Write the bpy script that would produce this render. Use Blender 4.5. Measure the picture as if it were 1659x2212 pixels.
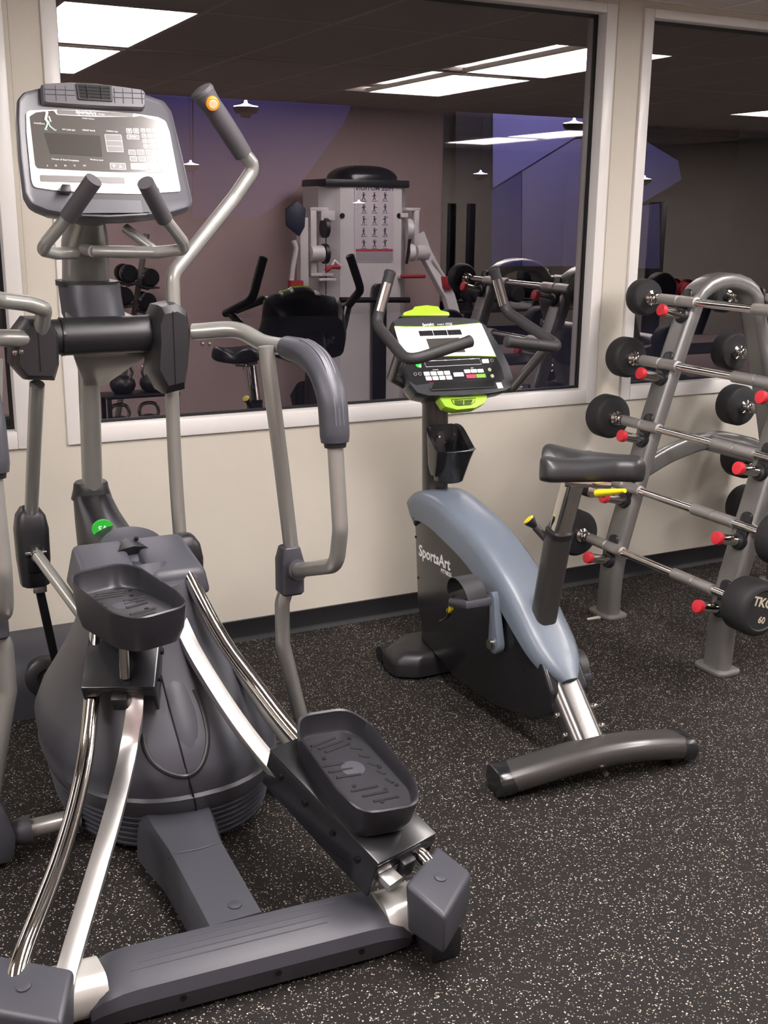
import bpy, bmesh, math, random
from mathutils import Vector, Matrix
random.seed(7)
for o in list(bpy.data.objects): bpy.data.objects.remove(o)
scene = bpy.context.scene
COL = scene.collection
V = Vector
PI = math.pi

# ------------------------------------------------------------------ camera
FPX = 2416.0
_h = V((4930, -598, FPX)); _X = _h.normalized()
_v = V((-89.5, 9027, FPX)); _v = _v - _X*_v.dot(_X)
_U = -_v.normalized(); _Y = _U.cross(_X)
CAM = V((0.0, -3.85, 1.6))
cam_right = V((_X.x, _Y.x, _U.x)); cam_down = V((_X.y, _Y.y, _U.y)); cam_fwd = V((_X.z, _Y.z, _U.z))
cd = bpy.data.cameras.new('camera'); cd.sensor_fit = 'HORIZONTAL'; cd.sensor_width = 36.0
cd.lens = FPX/1659*36.0; cd.clip_start = 0.05; cd.clip_end = 100
camo = bpy.data.objects.new('camera', cd); COL.objects.link(camo)
m = Matrix.Identity(4)
for i in range(3):
    m[i][0] = cam_right[i]; m[i][1] = -cam_down[i]; m[i][2] = -cam_fwd[i]; m[i][3] = CAM[i]
camo.matrix_world = m
scene.camera = camo

# ------------------------------------------------------------------ world and exposure
w = bpy.data.worlds.new('world'); scene.world = w; w.use_nodes = True
w.node_tree.nodes['Background'].inputs[0].default_value = (0.010, 0.010, 0.016, 1)
w.node_tree.nodes['Background'].inputs[1].default_value = 1.0
vs = scene.view_settings
vs.view_transform = 'Standard'; vs.look = 'None'; vs.exposure = 0.0; vs.gamma = 1.0
vs.use_curve_mapping = False
TROFFER_STRENGTH = 28.0

# ------------------------------------------------------------------ survey: photo pixel + known plane -> place in the room
def ray(px, py):
    d = V((px-829.5, py-1106.0, FPX))/FPX
    return V((d.dot(_X), d.dot(_Y), d.dot(_U)))
def onplane(px, py, p0, n):
    r = ray(px, py); n = V(n); t = (V(p0)-CAM).dot(n)/r.dot(n)
    return CAM + r*t
def W(px, py, y): return onplane(px, py, (0, y, 0), (0, 1, 0))
def S(px, py, x): return onplane(px, py, (x, 0, 0), (1, 0, 0))
def F(px, py, z): return onplane(px, py, (0, 0, z), (0, 0, 1))
GLASS_Y = 0.05
def MR(px, py, yp):                      # a thing seen reflected in the glass, yp beyond it -> where it really stands
    p = W(px, py, yp); return V((p.x, 2*GLASS_Y-p.y, p.z))

# ------------------------------------------------------------------ materials
MATS = {}
def lin(c):
    if isinstance(c, str):
        c = c.lstrip('#'); c = [int(c[i:i+2], 16)/255 for i in (0, 2, 4)]
        return tuple(x/12.92 if x <= .04045 else ((x+.055)/1.055)**2.4 for x in c)
    return tuple(c)
def M(name, col, rough=.5, metal=0., spec=.5, coat=0., bump=.02, bscale=300., var=.06, vscale=6.):
    if name in MATS: return MATS[name]
    mt = bpy.data.materials.new(name); mt.use_nodes = True; nt = mt.node_tree; b = nt.nodes['Principled BSDF']
    c = lin(col)
    b.inputs['Roughness'].default_value = rough; b.inputs['Metallic'].default_value = metal
    b.inputs['Specular IOR Level'].default_value = spec; b.inputs['Coat Weight'].default_value = coat
    b.inputs['Coat Roughness'].default_value = .12
    tc = nt.nodes.new('ShaderNodeTexCoord')
    nz = nt.nodes.new('ShaderNodeTexNoise'); nz.inputs['Scale'].default_value = vscale; nz.inputs['Detail'].default_value = 4
    nt.links.new(tc.outputs['Object'], nz.inputs['Vector'])
    mx = nt.nodes.new('ShaderNodeMix'); mx.data_type = 'RGBA'
    mx.inputs[6].default_value = tuple(x*(1-var) for x in c)+(1,); mx.inputs[7].default_value = tuple(min(1, x*(1+var)) for x in c)+(1,)
    nt.links.new(nz.outputs['Fac'], mx.inputs[0]); nt.links.new(mx.outputs[2], b.inputs['Base Color'])
    if bump > 0:
        n2 = nt.nodes.new('ShaderNodeTexNoise'); n2.inputs['Scale'].default_value = bscale; n2.inputs['Detail'].default_value = 2
        nt.links.new(tc.outputs['Object'], n2.inputs['Vector'])
        bp = nt.nodes.new('ShaderNodeBump'); bp.inputs['Strength'].default_value = bump; bp.inputs['Distance'].default_value = .002
        nt.links.new(n2.outputs['Fac'], bp.inputs['Height']); nt.links.new(bp.outputs['Normal'], b.inputs['Normal'])
    MATS[name] = mt; return mt
def emis(name, col, strength):
    mt = bpy.data.materials.new(name); mt.use_nodes = True; nt = mt.node_tree; nt.nodes.clear()
    o = nt.nodes.new('ShaderNodeOutputMaterial'); e = nt.nodes.new('ShaderNodeEmission')
    e.inputs[0].default_value = lin(col)+(1,); e.inputs[1].default_value = strength
    nt.links.new(e.outputs[0], o.inputs[0]); MATS[name] = mt; return mt

silver   = M('silver_paint', '#9c9c97', .33, .6, .5, .35, .015, 500)
steelgrey= M('rack_grey_paint', '#7d7c7a', .36, .55, .5, .3, .015, 500)
darktube = M('bike_grey_paint', '#4a4948', .36, .5, .5, .3, .015, 500)
rackfoot = steelgrey
plast    = M('charcoal_plastic', '#3c3d44', .44, 0, .5, 0, .08, 900)
plast_hi = M('grey_plastic', '#46474e', .44, 0, .5, 0, .08, 900)
plast_dk = M('black_plastic', '#1f1f22', .4, 0, .5, 0, .08, 900)
blackgl  = M('black_gloss_plastic', '#1d1e21', .25, 0, .5, .2, .02, 500)
shroudm  = M('shroud_plastic', '#43444b', .42, 0, .5, 0, .1, 1100)
rubber   = M('black_rubber', '#1f1f20', .7, 0, .3, 0, .1, 500)
gripm    = M('grip_foam', '#454347', .62, 0, .4, 0, .12, 700)
chrome   = M('chrome', '#d9d6d2', .08, 1., .5, 0, .0)
steelp   = M('polished_steel', '#d6d4d0', .16, 1., .5, 0, .02, 60, .1, 30)
satin    = M('satin_steel', '#dedcd9', .34, 1., .5, 0, .02, 60, .06, 30)
brushed  = M('brushed_grey_steel', '#686664', .24, .85, .5, 0, .02, 400)
knurl    = M('knurled_steel', '#b9b7b4', .38, .85, .5, 0, .5, 1500)
blueg    = M('blue_grey_plastic', '#636d79', .4, 0, .5, .15, .06, 900)
lime     = M('lime_plastic', '#9ccb2a', .42, 0, .5, .1, .05, 600)
redm     = M('red_cap', '#d2303c', .45, 0, .5, 0, .04, 400)
redd     = M('red_strap', '#a02a32', .6, 0, .4, 0, .1, 400)
yellow   = M('yellow_plastic', '#d2c21e', .4, 0, .5, .1, .03, 400)
white    = M('white_print', '#eceaea', .5, 0, .4, 0, 0)
whitepl  = M('white_panel', '#e9e7e6', .3, 0, .5, .2, .01, 300)
greykey  = M('key_grey', '#73716f', .4, 0, .5, .1, .01, 300)
screen   = M('screen_grey', '#55524f', .22, 0, .5, .35, .01, 300)
screen_d = M('screen_dark', '#45433f', .18, 0, .5, .4, .01, 300)
black    = M('matt_black', '#0d0d0e', .6, 0, .3, 0, .02, 300)
orange   = M('orange_ring', '#d98a1e', .45, 0, .5, 0, .02, 300)
green    = M('green_sticker', '#2fb43c', .35, 0, .5, .2, .02, 300)
saddlem  = M('saddle_vinyl', '#262628', .4, 0, .5, .05, .06, 500)
headm    = M('weight_rubber', '#2a2a2c', .62, 0, .35, 0, .12, 400)
machw    = M('machine_white_paint', '#d3ced0', .35, 0, .5, .2, .03, 300)
wallm    = M('wall_paint', '#c6c1b4', .7, 0, .3, 0, .35, 260, .03, 2.5)
backwm   = M('back_wall_paint', '#c9b1b0', .75, 0, .3, 0, .3, 260, .05, 1.5)
framem   = M('window_frame_paint', '#dcdad6', .4, 0, .5, .1, .03, 200, .03)
gasket   = M('gasket_black', '#121214', .55, 0, .4, 0, .02, 200)
basem    = M('cove_base_rubber', '#17171a', .5, 0, .4, 0, .06, 300)
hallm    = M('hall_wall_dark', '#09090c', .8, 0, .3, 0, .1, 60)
lavm     = M('hall_glow_lavender', '#8f8cb8', .8, 0, .3, 0, .1, 60)  # brightest part of the hall's purple glow, put into the colour
tilem    = M('ceiling_tile', '#cfc7c0', .85, 0, .2, 0, .6, 240, .05, 8)
gridm    = M('ceiling_grid', '#dad6d0', .5, 0, .4, 0, .02, 200)
lampm    = emis('troffer_diffuser', '#fff6f4', TROFFER_STRENGTH)
upm      = emis('uplight_glow', '#e6e0ff', 14.0)
mirrorm  = M('mirror_silver', '#b9b6b8', .02, 1., .5, 0, 0)
mauvem   = M('hall_glow_mauve', '#958eac', .8, 0, .3, 0, .1, 60)  # dimmer glow on the hall wall as a paint colour
indigom  = M('hall_glow_indigo', '#4c4c86', .8, 0, .3, 0, .1, 60)  # deep violet glow of the hall, painted as colour
maroon   = M('maroon_door', '#4a2a2a', .6, 0, .4, 0, .05, 100)
scrapm   = M('paper_scrap', '#b8b0a4', .7, 0, .3, 0, .1, 100)

def floor_material():
    mt = bpy.data.materials.new('speckled_rubber_floor'); mt.use_nodes = True; nt = mt.node_tree; b = nt.nodes['Principled BSDF']
    L = nt.links.new; N = nt.nodes.new
    tc = N('ShaderNodeTexCoord')
    def fleck(scale, dens, size):
        vo = N('ShaderNodeTexVoronoi'); vo.inputs['Scale'].default_value = scale; vo.inputs['Randomness'].default_value = 1
        wv = N('ShaderNodeTexNoise'); wv.inputs['Scale'].default_value = scale*1.3
        L(tc.outputs['Object'], wv.inputs['Vector'])
        ad = N('ShaderNodeMixRGB'); ad.blend_type = 'ADD'; ad.inputs[0].default_value = .55/scale
        L(tc.outputs['Object'], ad.inputs[1]); L(wv.outputs['Color'], ad.inputs[2]); L(ad.outputs[0], vo.inputs['Vector'])
        sp = N('ShaderNodeSeparateColor'); L(vo.outputs['Color'], sp.inputs[0])
        g = N('ShaderNodeMath'); g.operation = 'GREATER_THAN'; g.inputs[1].default_value = 1-dens; L(sp.outputs[0], g.inputs[0])
        s = N('ShaderNodeMath'); s.operation = 'LESS_THAN'; s.inputs[1].default_value = size; L(vo.outputs['Distance'], s.inputs[0])
        mu = N('ShaderNodeMath'); mu.operation = 'MULTIPLY'; L(g.outputs[0], mu.inputs[0]); L(s.outputs[0], mu.inputs[1])
        cr_ = N('ShaderNodeValToRGB'); L(sp.outputs[1], cr_.inputs[0]); e = cr_.color_ramp.elements
        e[0].color = lin('#5e5851')+(1,); e[1].color = lin('#d6cfc4')+(1,)
        x = e.new(.5); x.color = lin('#9a9083')+(1,)
        return mu.outputs[0], cr_.outputs[0]
    nz = N('ShaderNodeTexNoise'); nz.inputs['Scale'].default_value = 90; nz.inputs['Detail'].default_value = 5
    L(tc.outputs['Object'], nz.inputs['Vector'])
    base = N('ShaderNodeMix'); base.data_type = 'RGBA'; base.inputs[6].default_value = lin('#11100f')+(1,); base.inputs[7].default_value = lin('#24211f')+(1,)
    L(nz.outputs['Fac'], base.inputs[0]); cur = base.outputs[2]
    for sc, de, si in ((210., .095, .42), (330., .075, .5), (120., .03, .28)):
        f_, c_ = fleck(sc, de, si)
        mx = N('ShaderNodeMix'); mx.data_type = 'RGBA'; L(f_, mx.inputs[0]); L(cur, mx.inputs[6]); L(c_, mx.inputs[7]); cur = mx.outputs[2]
    L(cur, b.inputs['Base Color']); b.inputs['Roughness'].default_value = .72; b.inputs['Specular IOR Level'].default_value = .22
    bp = N('ShaderNodeBump'); bp.inputs['Strength'].default_value = .35; bp.inputs['Distance'].default_value = .002
    n3 = N('ShaderNodeTexNoise'); n3.inputs['Scale'].default_value = 260; L(tc.outputs['Object'], n3.inputs['Vector'])
    L(n3.outputs['Fac'], bp.inputs['Height']); L(bp.outputs['Normal'], b.inputs['Normal'])
    return mt
floorm = floor_material()
def glass_material():
    mt = bpy.data.materials.new('dark_window_glass'); mt.use_nodes = True; nt = mt.node_tree; nt.nodes.clear()
    o = nt.nodes.new('ShaderNodeOutputMaterial'); mx = nt.nodes.new('ShaderNodeMixShader')
    t = nt.nodes.new('ShaderNodeBsdfTransparent'); t.inputs[0].default_value = (.55, .54, .6, 1)
    g = nt.nodes.new('ShaderNodeBsdfGlossy'); g.inputs['Roughness'].default_value = 0.0; g.inputs[0].default_value = (1, .96, .98, 1)
    mx.inputs[0].default_value = GLASS_R
    nt.links.new(t.outputs[0], mx.inputs[1]); nt.links.new(g.outputs[0], mx.inputs[2]); nt.links.new(mx.outputs[0], o.inputs[0])
    m2 = bpy.data.materials.new('glass_edge'); m2.use_nodes = True; nt = m2.node_tree; nt.nodes.clear()
    o = nt.nodes.new('ShaderNodeOutputMaterial'); t = nt.nodes.new('ShaderNodeBsdfTransparent'); t.inputs[0].default_value = (.9, .92, .92, 1)
    nt.links.new(t.outputs[0], o.inputs[0])
    return mt, m2
GLASS_R = .24
glassm, glassedge = glass_material()

# ------------------------------------------------------------------ mesh helpers
ORG = {}
def finish(name, bm, mat, par=None, org=None, smooth=40, extra_mats=()):
    o0 = ORG[par.name] if par is not None else V(org or (0, 0, 0))
    bmesh.ops.recalc_face_normals(bm, faces=bm.faces[:])
    me = bpy.data.meshes.new(name)
    for v in bm.verts: v.co -= o0
    bm.to_mesh(me); bm.free()
    me.materials.append(mat)
    for x in extra_mats: me.materials.append(x)
    if smooth:
        for p in me.polygons: p.use_smooth = True
        me.set_sharp_from_angle(angle=math.radians(smooth))
    ob = bpy.data.objects.new(name, me); COL.objects.link(ob)
    if par is not None: ob.parent = par
    else: ob.location = o0
    ORG[ob.name] = o0
    return ob
def thing(name, loc, label, cat, group=None):
    e = bpy.data.objects.new(name, None); COL.objects.link(e); e.location = loc; e.empty_display_size = .1
    e['label'] = label; e['category'] = cat
    if group: e['group'] = group
    ORG[e.name] = V(loc); return e
def tag(o, label=None, cat=None, group=None, kind=None):
    if label: o['label'] = label
    if cat: o['category'] = cat
    if group: o['group'] = group
    if kind: o['kind'] = kind
    return o
def hit(ob, px, py):                     # where the sight line of a photo pixel meets an object already built
    from mathutils.bvhtree import BVHTree
    o0 = ORG[ob.name]; me = ob.data
    t = BVHTree.FromPolygons([v.co+o0 for v in me.vertices], [tuple(q.vertices) for q in me.polygons])
    d = ray(px, py).normalized(); h_ = t.ray_cast(CAM, d); return (h_[0], h_[1]) if h_[0] is not None else (None, None)
def bev(bm, r, seg=2, ang=25):
    if r <= 0: return
    es = [e for e in bm.edges if len(e.link_faces) == 2 and e.calc_face_angle(0) > math.radians(ang)]
    bmesh.ops.bevel(bm, geom=es, offset=r, segments=seg, profile=.5, affect='EDGES', clamp_overlap=True)
def addhexa(bm, p):
    v = [bm.verts.new(q) for q in p]
    for f in ((0, 3, 2, 1), (4, 5, 6, 7), (0, 1, 5, 4), (1, 2, 6, 5), (2, 3, 7, 6), (3, 0, 4, 7)): bm.faces.new([v[i] for i in f])
def addbox(bm, x0, x1, y0, y1, z0, z1):
    addhexa(bm, [(x0, y0, z0), (x1, y0, z0), (x1, y1, z0), (x0, y1, z0), (x0, y0, z1), (x1, y0, z1), (x1, y1, z1), (x0, y1, z1)])
def box(name, x0, x1, y0, y1, z0, z1, mat, par=None, b=0., seg=2, org=None):
    bm = bmesh.new(); addbox(bm, x0, x1, y0, y1, z0, z1)
    bmesh.ops.recalc_face_normals(bm, faces=bm.faces[:]); bev(bm, b, seg)
    return finish(name, bm, mat, par, org)
def hexa(name, p, mat, par=None, b=0., seg=2, org=None):
    bm = bmesh.new(); addhexa(bm, p); bmesh.ops.recalc_face_normals(bm, faces=bm.faces[:]); bev(bm, b, seg)
    return finish(name, bm, mat, par, org)
def obox(name, c, ax, ay, az, sx, sy, sz, mat, par=None, b=0., seg=2):   # oriented box
    c = V(c); ax = V(ax).normalized(); ay = V(ay).normalized(); az = V(az).normalized()
    P = [c+ax*(i*sx/2)+ay*(j*sy/2)+az*(k*sz/2) for k in (-1, 1) for (i, j) in ((-1, -1), (1, -1), (1, 1), (-1, 1))]
    return hexa(name, P, mat, par, b, seg)
def prism(name, loop, vec, mat, par=None, b=0., seg=2, org=None, smooth=40):
    bm = bmesh.new(); vec = V(vec)
    a = [bm.verts.new(p) for p in loop]; c = [bm.verts.new(V(p)+vec) for p in loop]; n = len(a)
    bm.faces.new(a); bm.faces.new(c[::-1])
    for i in range(n): bm.faces.new((a[i], c[i], c[(i+1) % n], a[(i+1) % n]))
    bmesh.ops.recalc_face_normals(bm, faces=bm.faces[:]); bev(bm, b, seg, 40)
    return finish(name, bm, mat, par, org, smooth)
def addloft(bm, loops, cap=True, closed=True):
    R = [[bm.verts.new(p) for p in L] for L in loops]; n = len(R[0])
    for a, b_ in zip(R, R[1:]):
        for i in range(n if closed else n-1): bm.faces.new((a[i], a[(i+1) % n], b_[(i+1) % n], b_[i]))
    if cap: bm.faces.new(R[0][::-1]); bm.faces.new(R[-1])
def loft(name, loops, mat, par=None, org=None, cap=True, smooth=40, closed=True, b=0):
    bm = bmesh.new(); addloft(bm, loops, cap, closed)
    if b: bmesh.ops.recalc_face_normals(bm, faces=bm.faces[:]); bev(bm, b, 2, 40)
    return finish(name, bm, mat, par, org, smooth)
def cr(pts, n=8):
    P = [V(p) for p in pts]; P = [P[0]*2-P[1]]+P+[P[-1]*2-P[-2]]; out = []
    for i in range(1, len(P)-2):
        p0, p1, p2, p3 = P[i-1:i+3]
        for k in range(n):
            t = k/n
            out.append(.5*((2*p1)+(p2-p0)*t+(2*p0-5*p1+4*p2-p3)*t*t+(3*p1-p0-3*p2+p3)*t**3))
    out.append(P[-2]); return out
def fil(pts, r, n=7):
    P = [V(p) for p in pts]; out = [P[0]]
    for i in range(1, len(P)-1):
        a, b_, c = P[i-1], P[i], P[i+1]; u = (a-b_); w_ = (c-b_); lu, lw = u.length, w_.length; u /= lu; w_ /= lw
        ang = u.angle(w_)
        if ang > PI-.05: out.append(b_); continue
        d = min(r/math.tan(ang/2), lu*.49, lw*.49)
        p, q = b_+u*d, b_+w_*d
        for k in range(n+1):
            t = k/n; out.append(p*(1-t)**2+b_*2*t*(1-t)+q*t*t)
    out.append(P[-1]); return out
def frames(P):
    T = []
    for i in range(len(P)):
        a = P[max(i-1, 0)]; b_ = P[min(i+1, len(P)-1)]; T.append((b_-a).normalized())
    return T
def addtube(bm, pts, r, seg=14, up=None, sec=None, cap=True):
    P = [V(p) for p in pts]; T = frames(P)
    n0 = V(up) if up is not None else (V((0, 0, 1)) if abs(T[0].z) < .9 else V((1, 0, 0)))
    n = (n0-T[0]*n0.dot(T[0])).normalized(); loops = []
    for i, (p, t) in enumerate(zip(P, T)):
        if up is not None: n = (V(up)-t*V(up).dot(t)).normalized()
        else: n = (n-t*n.dot(t)).normalized()
        s = t.cross(n); rr_ = r[i] if isinstance(r, (list, tuple)) else r
        if sec: loops.append([p+s*(a*rr_)+n*(b_*rr_) for a, b_ in sec])
        else: loops.append([p+s*(math.cos(2*PI*k/seg)*rr_)+n*(math.sin(2*PI*k/seg)*rr_) for k in range(seg)])
    addloft(bm, loops, cap)
def tube(name, pts, r, mat, par=None, seg=14, up=None, sec=None, org=None, smooth=40, cap=True):
    bm = bmesh.new(); addtube(bm, pts, r, seg, up, sec, cap); return finish(name, bm, mat, par, org, smooth)
def cyl(name, a, b_, r, mat, par=None, seg=20, r2=None, bv=0., org=None):
    bm = bmesh.new(); addtube(bm, [a, b_], [r, r if r2 is None else r2], seg)
    if bv: bmesh.ops.recalc_face_normals(bm, faces=bm.faces[:]); bev(bm, bv, 2, 50)
    return finish(name, bm, mat, par, org)
def lathe(name, a, axis, prof, mat, par=None, seg=28, org=None, smooth=40):       # prof: (along, radius)
    a = V(a); t = V(axis).normalized(); n = (V((0, 0, 1)) if abs(t.z) < .9 else V((1, 0, 0))); n = (n-t*n.dot(t)).normalized(); s = t.cross(n)
    bm = bmesh.new()
    addloft(bm, [[a+t*d+s*(math.cos(2*PI*k/seg)*max(r, 1e-4))+n*(math.sin(2*PI*k/seg)*max(r, 1e-4)) for k in range(seg)] for d, r in prof])
    return finish(name, bm, mat, par, org, smooth)
def rsec(w_, h_, r, n=4):                # rounded rectangle as 2D loop
    out = []
    for cx, cy, a0 in ((w_-r, h_-r, 0), (-w_+r, h_-r, 90), (-w_+r, -h_+r, 180), (w_-r, -h_+r, 270)):
        for k in range(n+1):
            a = math.radians(a0+90*k/n); out.append((cx+math.cos(a)*r, cy+math.sin(a)*r))
    return out
def rpoly(pts, r, n=4):                  # round the corners of a 2D polygon
    out = []; N_ = len(pts)
    for i in range(N_):
        a, b_, c = V(pts[i-1]).to_2d(), V(pts[i]).to_2d(), V(pts[(i+1) % N_]).to_2d()
        u = a-b_; w_ = c-b_; lu, lw = u.length, w_.length; u /= lu; w_ /= lw
        rr_ = r[i] if isinstance(r, (list, tuple)) else r
        ang = math.acos(max(-1, min(1, u.dot(w_))))
        if ang > PI-.08 or rr_ <= 0: out.append((b_.x, b_.y)); continue
        d = min(rr_/math.tan(ang/2), lu*.45, lw*.45); p = b_+u*d; q = b_+w_*d
        for k in range(n+1):
            t = k/n; z = p*(1-t)**2+b_*2*t*(1-t)+q*t*t; out.append((z.x, z.y))
    return out
class Fr:                                # a local frame: o + a*u + b*v + c*n
    def __init__(s, o, u, v):
        s.o = V(o); s.u = V(u).normalized(); s.v = V(v); s.v = (s.v-s.u*s.v.dot(s.u)).normalized(); s.n = s.u.cross(s.v)
    def P(s, a, b_, c=0.): return s.o+s.u*a+s.v*b_+s.n*c
    def px(s, x, y, c=0.):
        p = onplane(x, y, s.o+s.n*c, s.n)-s.o; return (p.dot(s.u), p.dot(s.v))
    def pl(s, pts, c=0.): return [s.px(x, y, c) for x, y in pts]
def plate(name, fr, poly, c0, c1, mat, par, b=0., seg=2, smooth=40):      # 2D poly in frame, from offset c0 to c1
    return prism(name, [fr.P(a, b_, c0) for a, b_ in poly], fr.n*(c1-c0), mat, par, b, seg, None, smooth)
def ngon(fr, poly, c, bm): bm.faces.new([bm.verts.new(fr.P(a, b_, c)) for a, b_ in poly])
def circ(cx, cy, r, n=20, ry=None): return [(cx+math.cos(2*PI*k/n)*r, cy+math.sin(2*PI*k/n)*(ry or r)) for k in range(n)]
def text(name, s, fr, a, b_, c, size, mat, par, align='CENTER', bold=0., xs=1., shear=0., rot=0., ext=.0003):
    cu = bpy.data.curves.new('t', 'FONT'); cu.body = s; cu.size = size; cu.align_x = align; cu.align_y = 'CENTER'
    cu.extrude = ext; cu.offset = bold*size; cu.shear = shear; cu.resolution_u = 2
    to = bpy.data.objects.new('t', cu); COL.objects.link(to)
    dg = bpy.context.evaluated_depsgraph_get(); me = bpy.data.meshes.new_from_object(to.evaluated_get(dg))
    bpy.data.objects.remove(to); bpy.data.curves.remove(cu)
    o0 = ORG[par.name]; cr_, sr = math.cos(rot), math.sin(rot)
    for v in me.vertices:
        x, y = v.co.x*xs, v.co.y
        v.co = fr.P(a+x*cr_-y*sr, b_+x*sr+y*cr_, c+v.co.z)-o0
    me.name = name; me.materials.clear(); me.materials.append(mat)
    ob = bpy.data.objects.new(name, me); COL.objects.link(ob); ob.parent = par; ORG[ob.name] = o0
    return ob
def copytree(src, dx, parent=None):
    c = src.copy(); COL.objects.link(c)
    if parent is None: c.location = V(src.location)+V(dx); ORG[c.name] = ORG[src.name]+V(dx)
    else: c.parent = parent; ORG[c.name] = ORG[src.name]+V(dx)
    for ch in [o for o in bpy.data.objects if o.parent == src]: copytree(ch, dx, c)
    return c
# ================================================================== THE ROOM
CEIL = 2.425
BACK = -4.72
X0, X1 = -3.4, 9.6
def struct(o): o['kind'] = 'structure'; return o
struct(box('floor', X0, X1, BACK, 0.0, -.05, 0, floorm))
# front wall with three window openings
ZS, ZT = .88, 2.365
WIN = [(-1.6, .571), (.785, 2.91), (3.147, 5.36)]
bm = bmesh.new()
addbox(bm, X0, X1, 0, .14, -.05, ZS-.02); addbox(bm, X0, X1, 0, .14, ZT+.02, CEIL+.1)
xs = [X0]+[q for w_ in WIN for q in (w_[0]-.02, w_[1]+.02)]+[X1]
for i in range(0, len(xs), 2): addbox(bm, xs[i], xs[i+1], 0, .14, ZS-.02, ZT+.02)
struct(finish('wall_front', bm, wallm, smooth=0))
struct(box('wall_back', X0-.1, X1+.1, BACK-.1, BACK, -.05, CEIL+.1, backwm))
struct(box('wall_left', X0-.1, X0, BACK, .14, -.05, CEIL+.1, wallm))
struct(box('wall_right', X1, X1+.1, BACK, .14, -.05, CEIL+.1, wallm))
bm = bmesh.new()
prof = [(0, 0), (-.016, 0), (-.009, .012), (-.006, .02), (-.006, .083), (-.004, .085), (0, .085)]
addloft(bm, [[(X0, y-.0005, z) for y, z in prof], [(X1, y-.0005, z) for y, z in prof]])
struct(finish('baseboard_front', bm, basem))
for i, (a, b_) in enumerate(WIN):
    wn = bpy.data.objects.new('window_%d' % (i+1), None); COL.objects.link(wn); wn.location = (a, 0, ZS); wn['kind'] = 'structure'; ORG[wn.name] = V((a, 0, ZS))
    cw, zt = .05, .035
    for nm, q in (('casing', (a-cw, a, -.012, .10, ZS-.06, ZT+zt)), ('casing', (b_, b_+cw, -.012, .10, ZS-.06, ZT+zt)),
                  ('casing', (a, b_, -.012, .10, ZT, ZT+zt)), ('window_sill', (a, b_, -.012, .10, ZS-.06, ZS))):
        box(nm, *q, framem, wn, .004)
    for q in ((a, a+.012, .044, .062, ZS, ZT), (b_-.012, b_, .044, .062, ZS, ZT), (a+.012, b_-.012, .044, .062, ZT-.012, ZT), (a+.012, b_-.012, .044, .062, ZS, ZS+.010)):
        box('gasket', *q, gasket, wn)
    bm = bmesh.new(); addbox(bm, a+.012, b_-.012, GLASS_Y, GLASS_Y+.006, ZS+.010, ZT-.012)
    bmesh.ops.recalc_face_normals(bm, faces=bm.faces[:])
    for f in bm.faces: f.material_index = 0 if f.normal.y < -.9 else 1
    finish('pane', bm, glassm, wn, smooth=0, extra_mats=(glassedge,))
# thin vertical paint joints of the posts between the windows
for k, x in enumerate((.64, 2.975)):
    struct(box('trim_%d' % (k+1), x-.002, x+.002, -.003, 0, ZS-.06, CEIL, wallm))

# ceiling: tiles in a T-bar grid with recessed lights
ceilo = struct(box('ceiling', X0, X1, BACK, 0, CEIL+.06, CEIL+.1, gridm))
TROF = []
for tx in (-1.60, 1.04, 3.655, 7.02):
    for ty in (-2.26, -3.60): TROF.append((tx, ty))
def in_trof(x, y):
    return any(tx-.02 < x < tx+.62 and ty-.02 < y < ty+1.24 for tx, ty in TROF)
GX, GY = .61, 1.22
gx0 = 1.04-GX*math.floor((1.04-X0)/GX)
i = 0
x = gx0
while x < X1:
    for ya, yb in ((-4.72, -3.62), (-3.60, -2.38), (-2.26, -1.04), (-1.04, -.0)):
        if in_trof(x+.3, (ya+yb)/2): continue
        xe = min(x+GX, X1)
        bm = bmesh.new(); addbox(bm, x+.012, xe-.012, ya+.012, yb-.012, CEIL+.002, CEIL+.014)
        finish('ceiling_tile', bm, tilem, ceilo, smooth=0)
    x += GX
bm = bmesh.new()
x = gx0
while x < X1+.01:
    addbox(bm, x-.012, x+.012, BACK, 0, CEIL-.001, CEIL+.03); x += GX
for y in (-4.71, -3.61, -2.32, -1.04, -.012): addbox(bm, X0, X1, y-.012, y+.012, CEIL-.0015, CEIL+.031)
finish('grid_bar', bm, gridm, ceilo, smooth=0)
bm = bmesh.new(); addbox(bm, X0, X1, -2.37, -2.27, CEIL+.003, CEIL+.013); finish('ceiling_tile', bm, tilem, ceilo, smooth=0)
TL = {(1.04, -2.26): 'long recessed ceiling light reflected large at the upper left of the big window',
      (1.04, -3.60): 'recessed ceiling light behind the large bright one, reflected above the console fan',
      (3.655, -2.26): 'recessed ceiling light reflected at the upper right corner of the big window',
      (3.655, -3.60): 'recessed ceiling light reflected above the white cable machine',
      (7.02, -3.60): 'recessed ceiling light reflected at the right edge of the right window',
      (7.02, -2.26): 'recessed ceiling light out to the right, nearer the window wall',
      (-1.60, -2.26): 'recessed ceiling light out to the left, nearer the window wall',
      (-1.60, -3.60): 'recessed ceiling light out to the left, nearer the back wall'}
for tx, ty in TROF:
    t = thing('ceiling_light', (tx+.3, ty+.61, CEIL), TL[(tx, ty)], 'ceiling light', 'recessed ceiling lights')
    bm = bmesh.new()
    for q in ((tx, tx+.6, ty, ty+.018), (tx, tx+.6, ty+1.202, ty+1.22), (tx, tx+.018, ty+.018, ty+1.202), (tx+.582, tx+.6, ty+.018, ty+1.202)):
        addbox(bm, q[0], q[1], q[2], q[3], CEIL-.006, CEIL+.02)
    finish('frame', bm, gridm, t, smooth=0)
    box('diffuser', tx+.018, tx+.582, ty+.018, ty+1.202, CEIL-.002, CEIL+.004, lampm, t)

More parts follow.
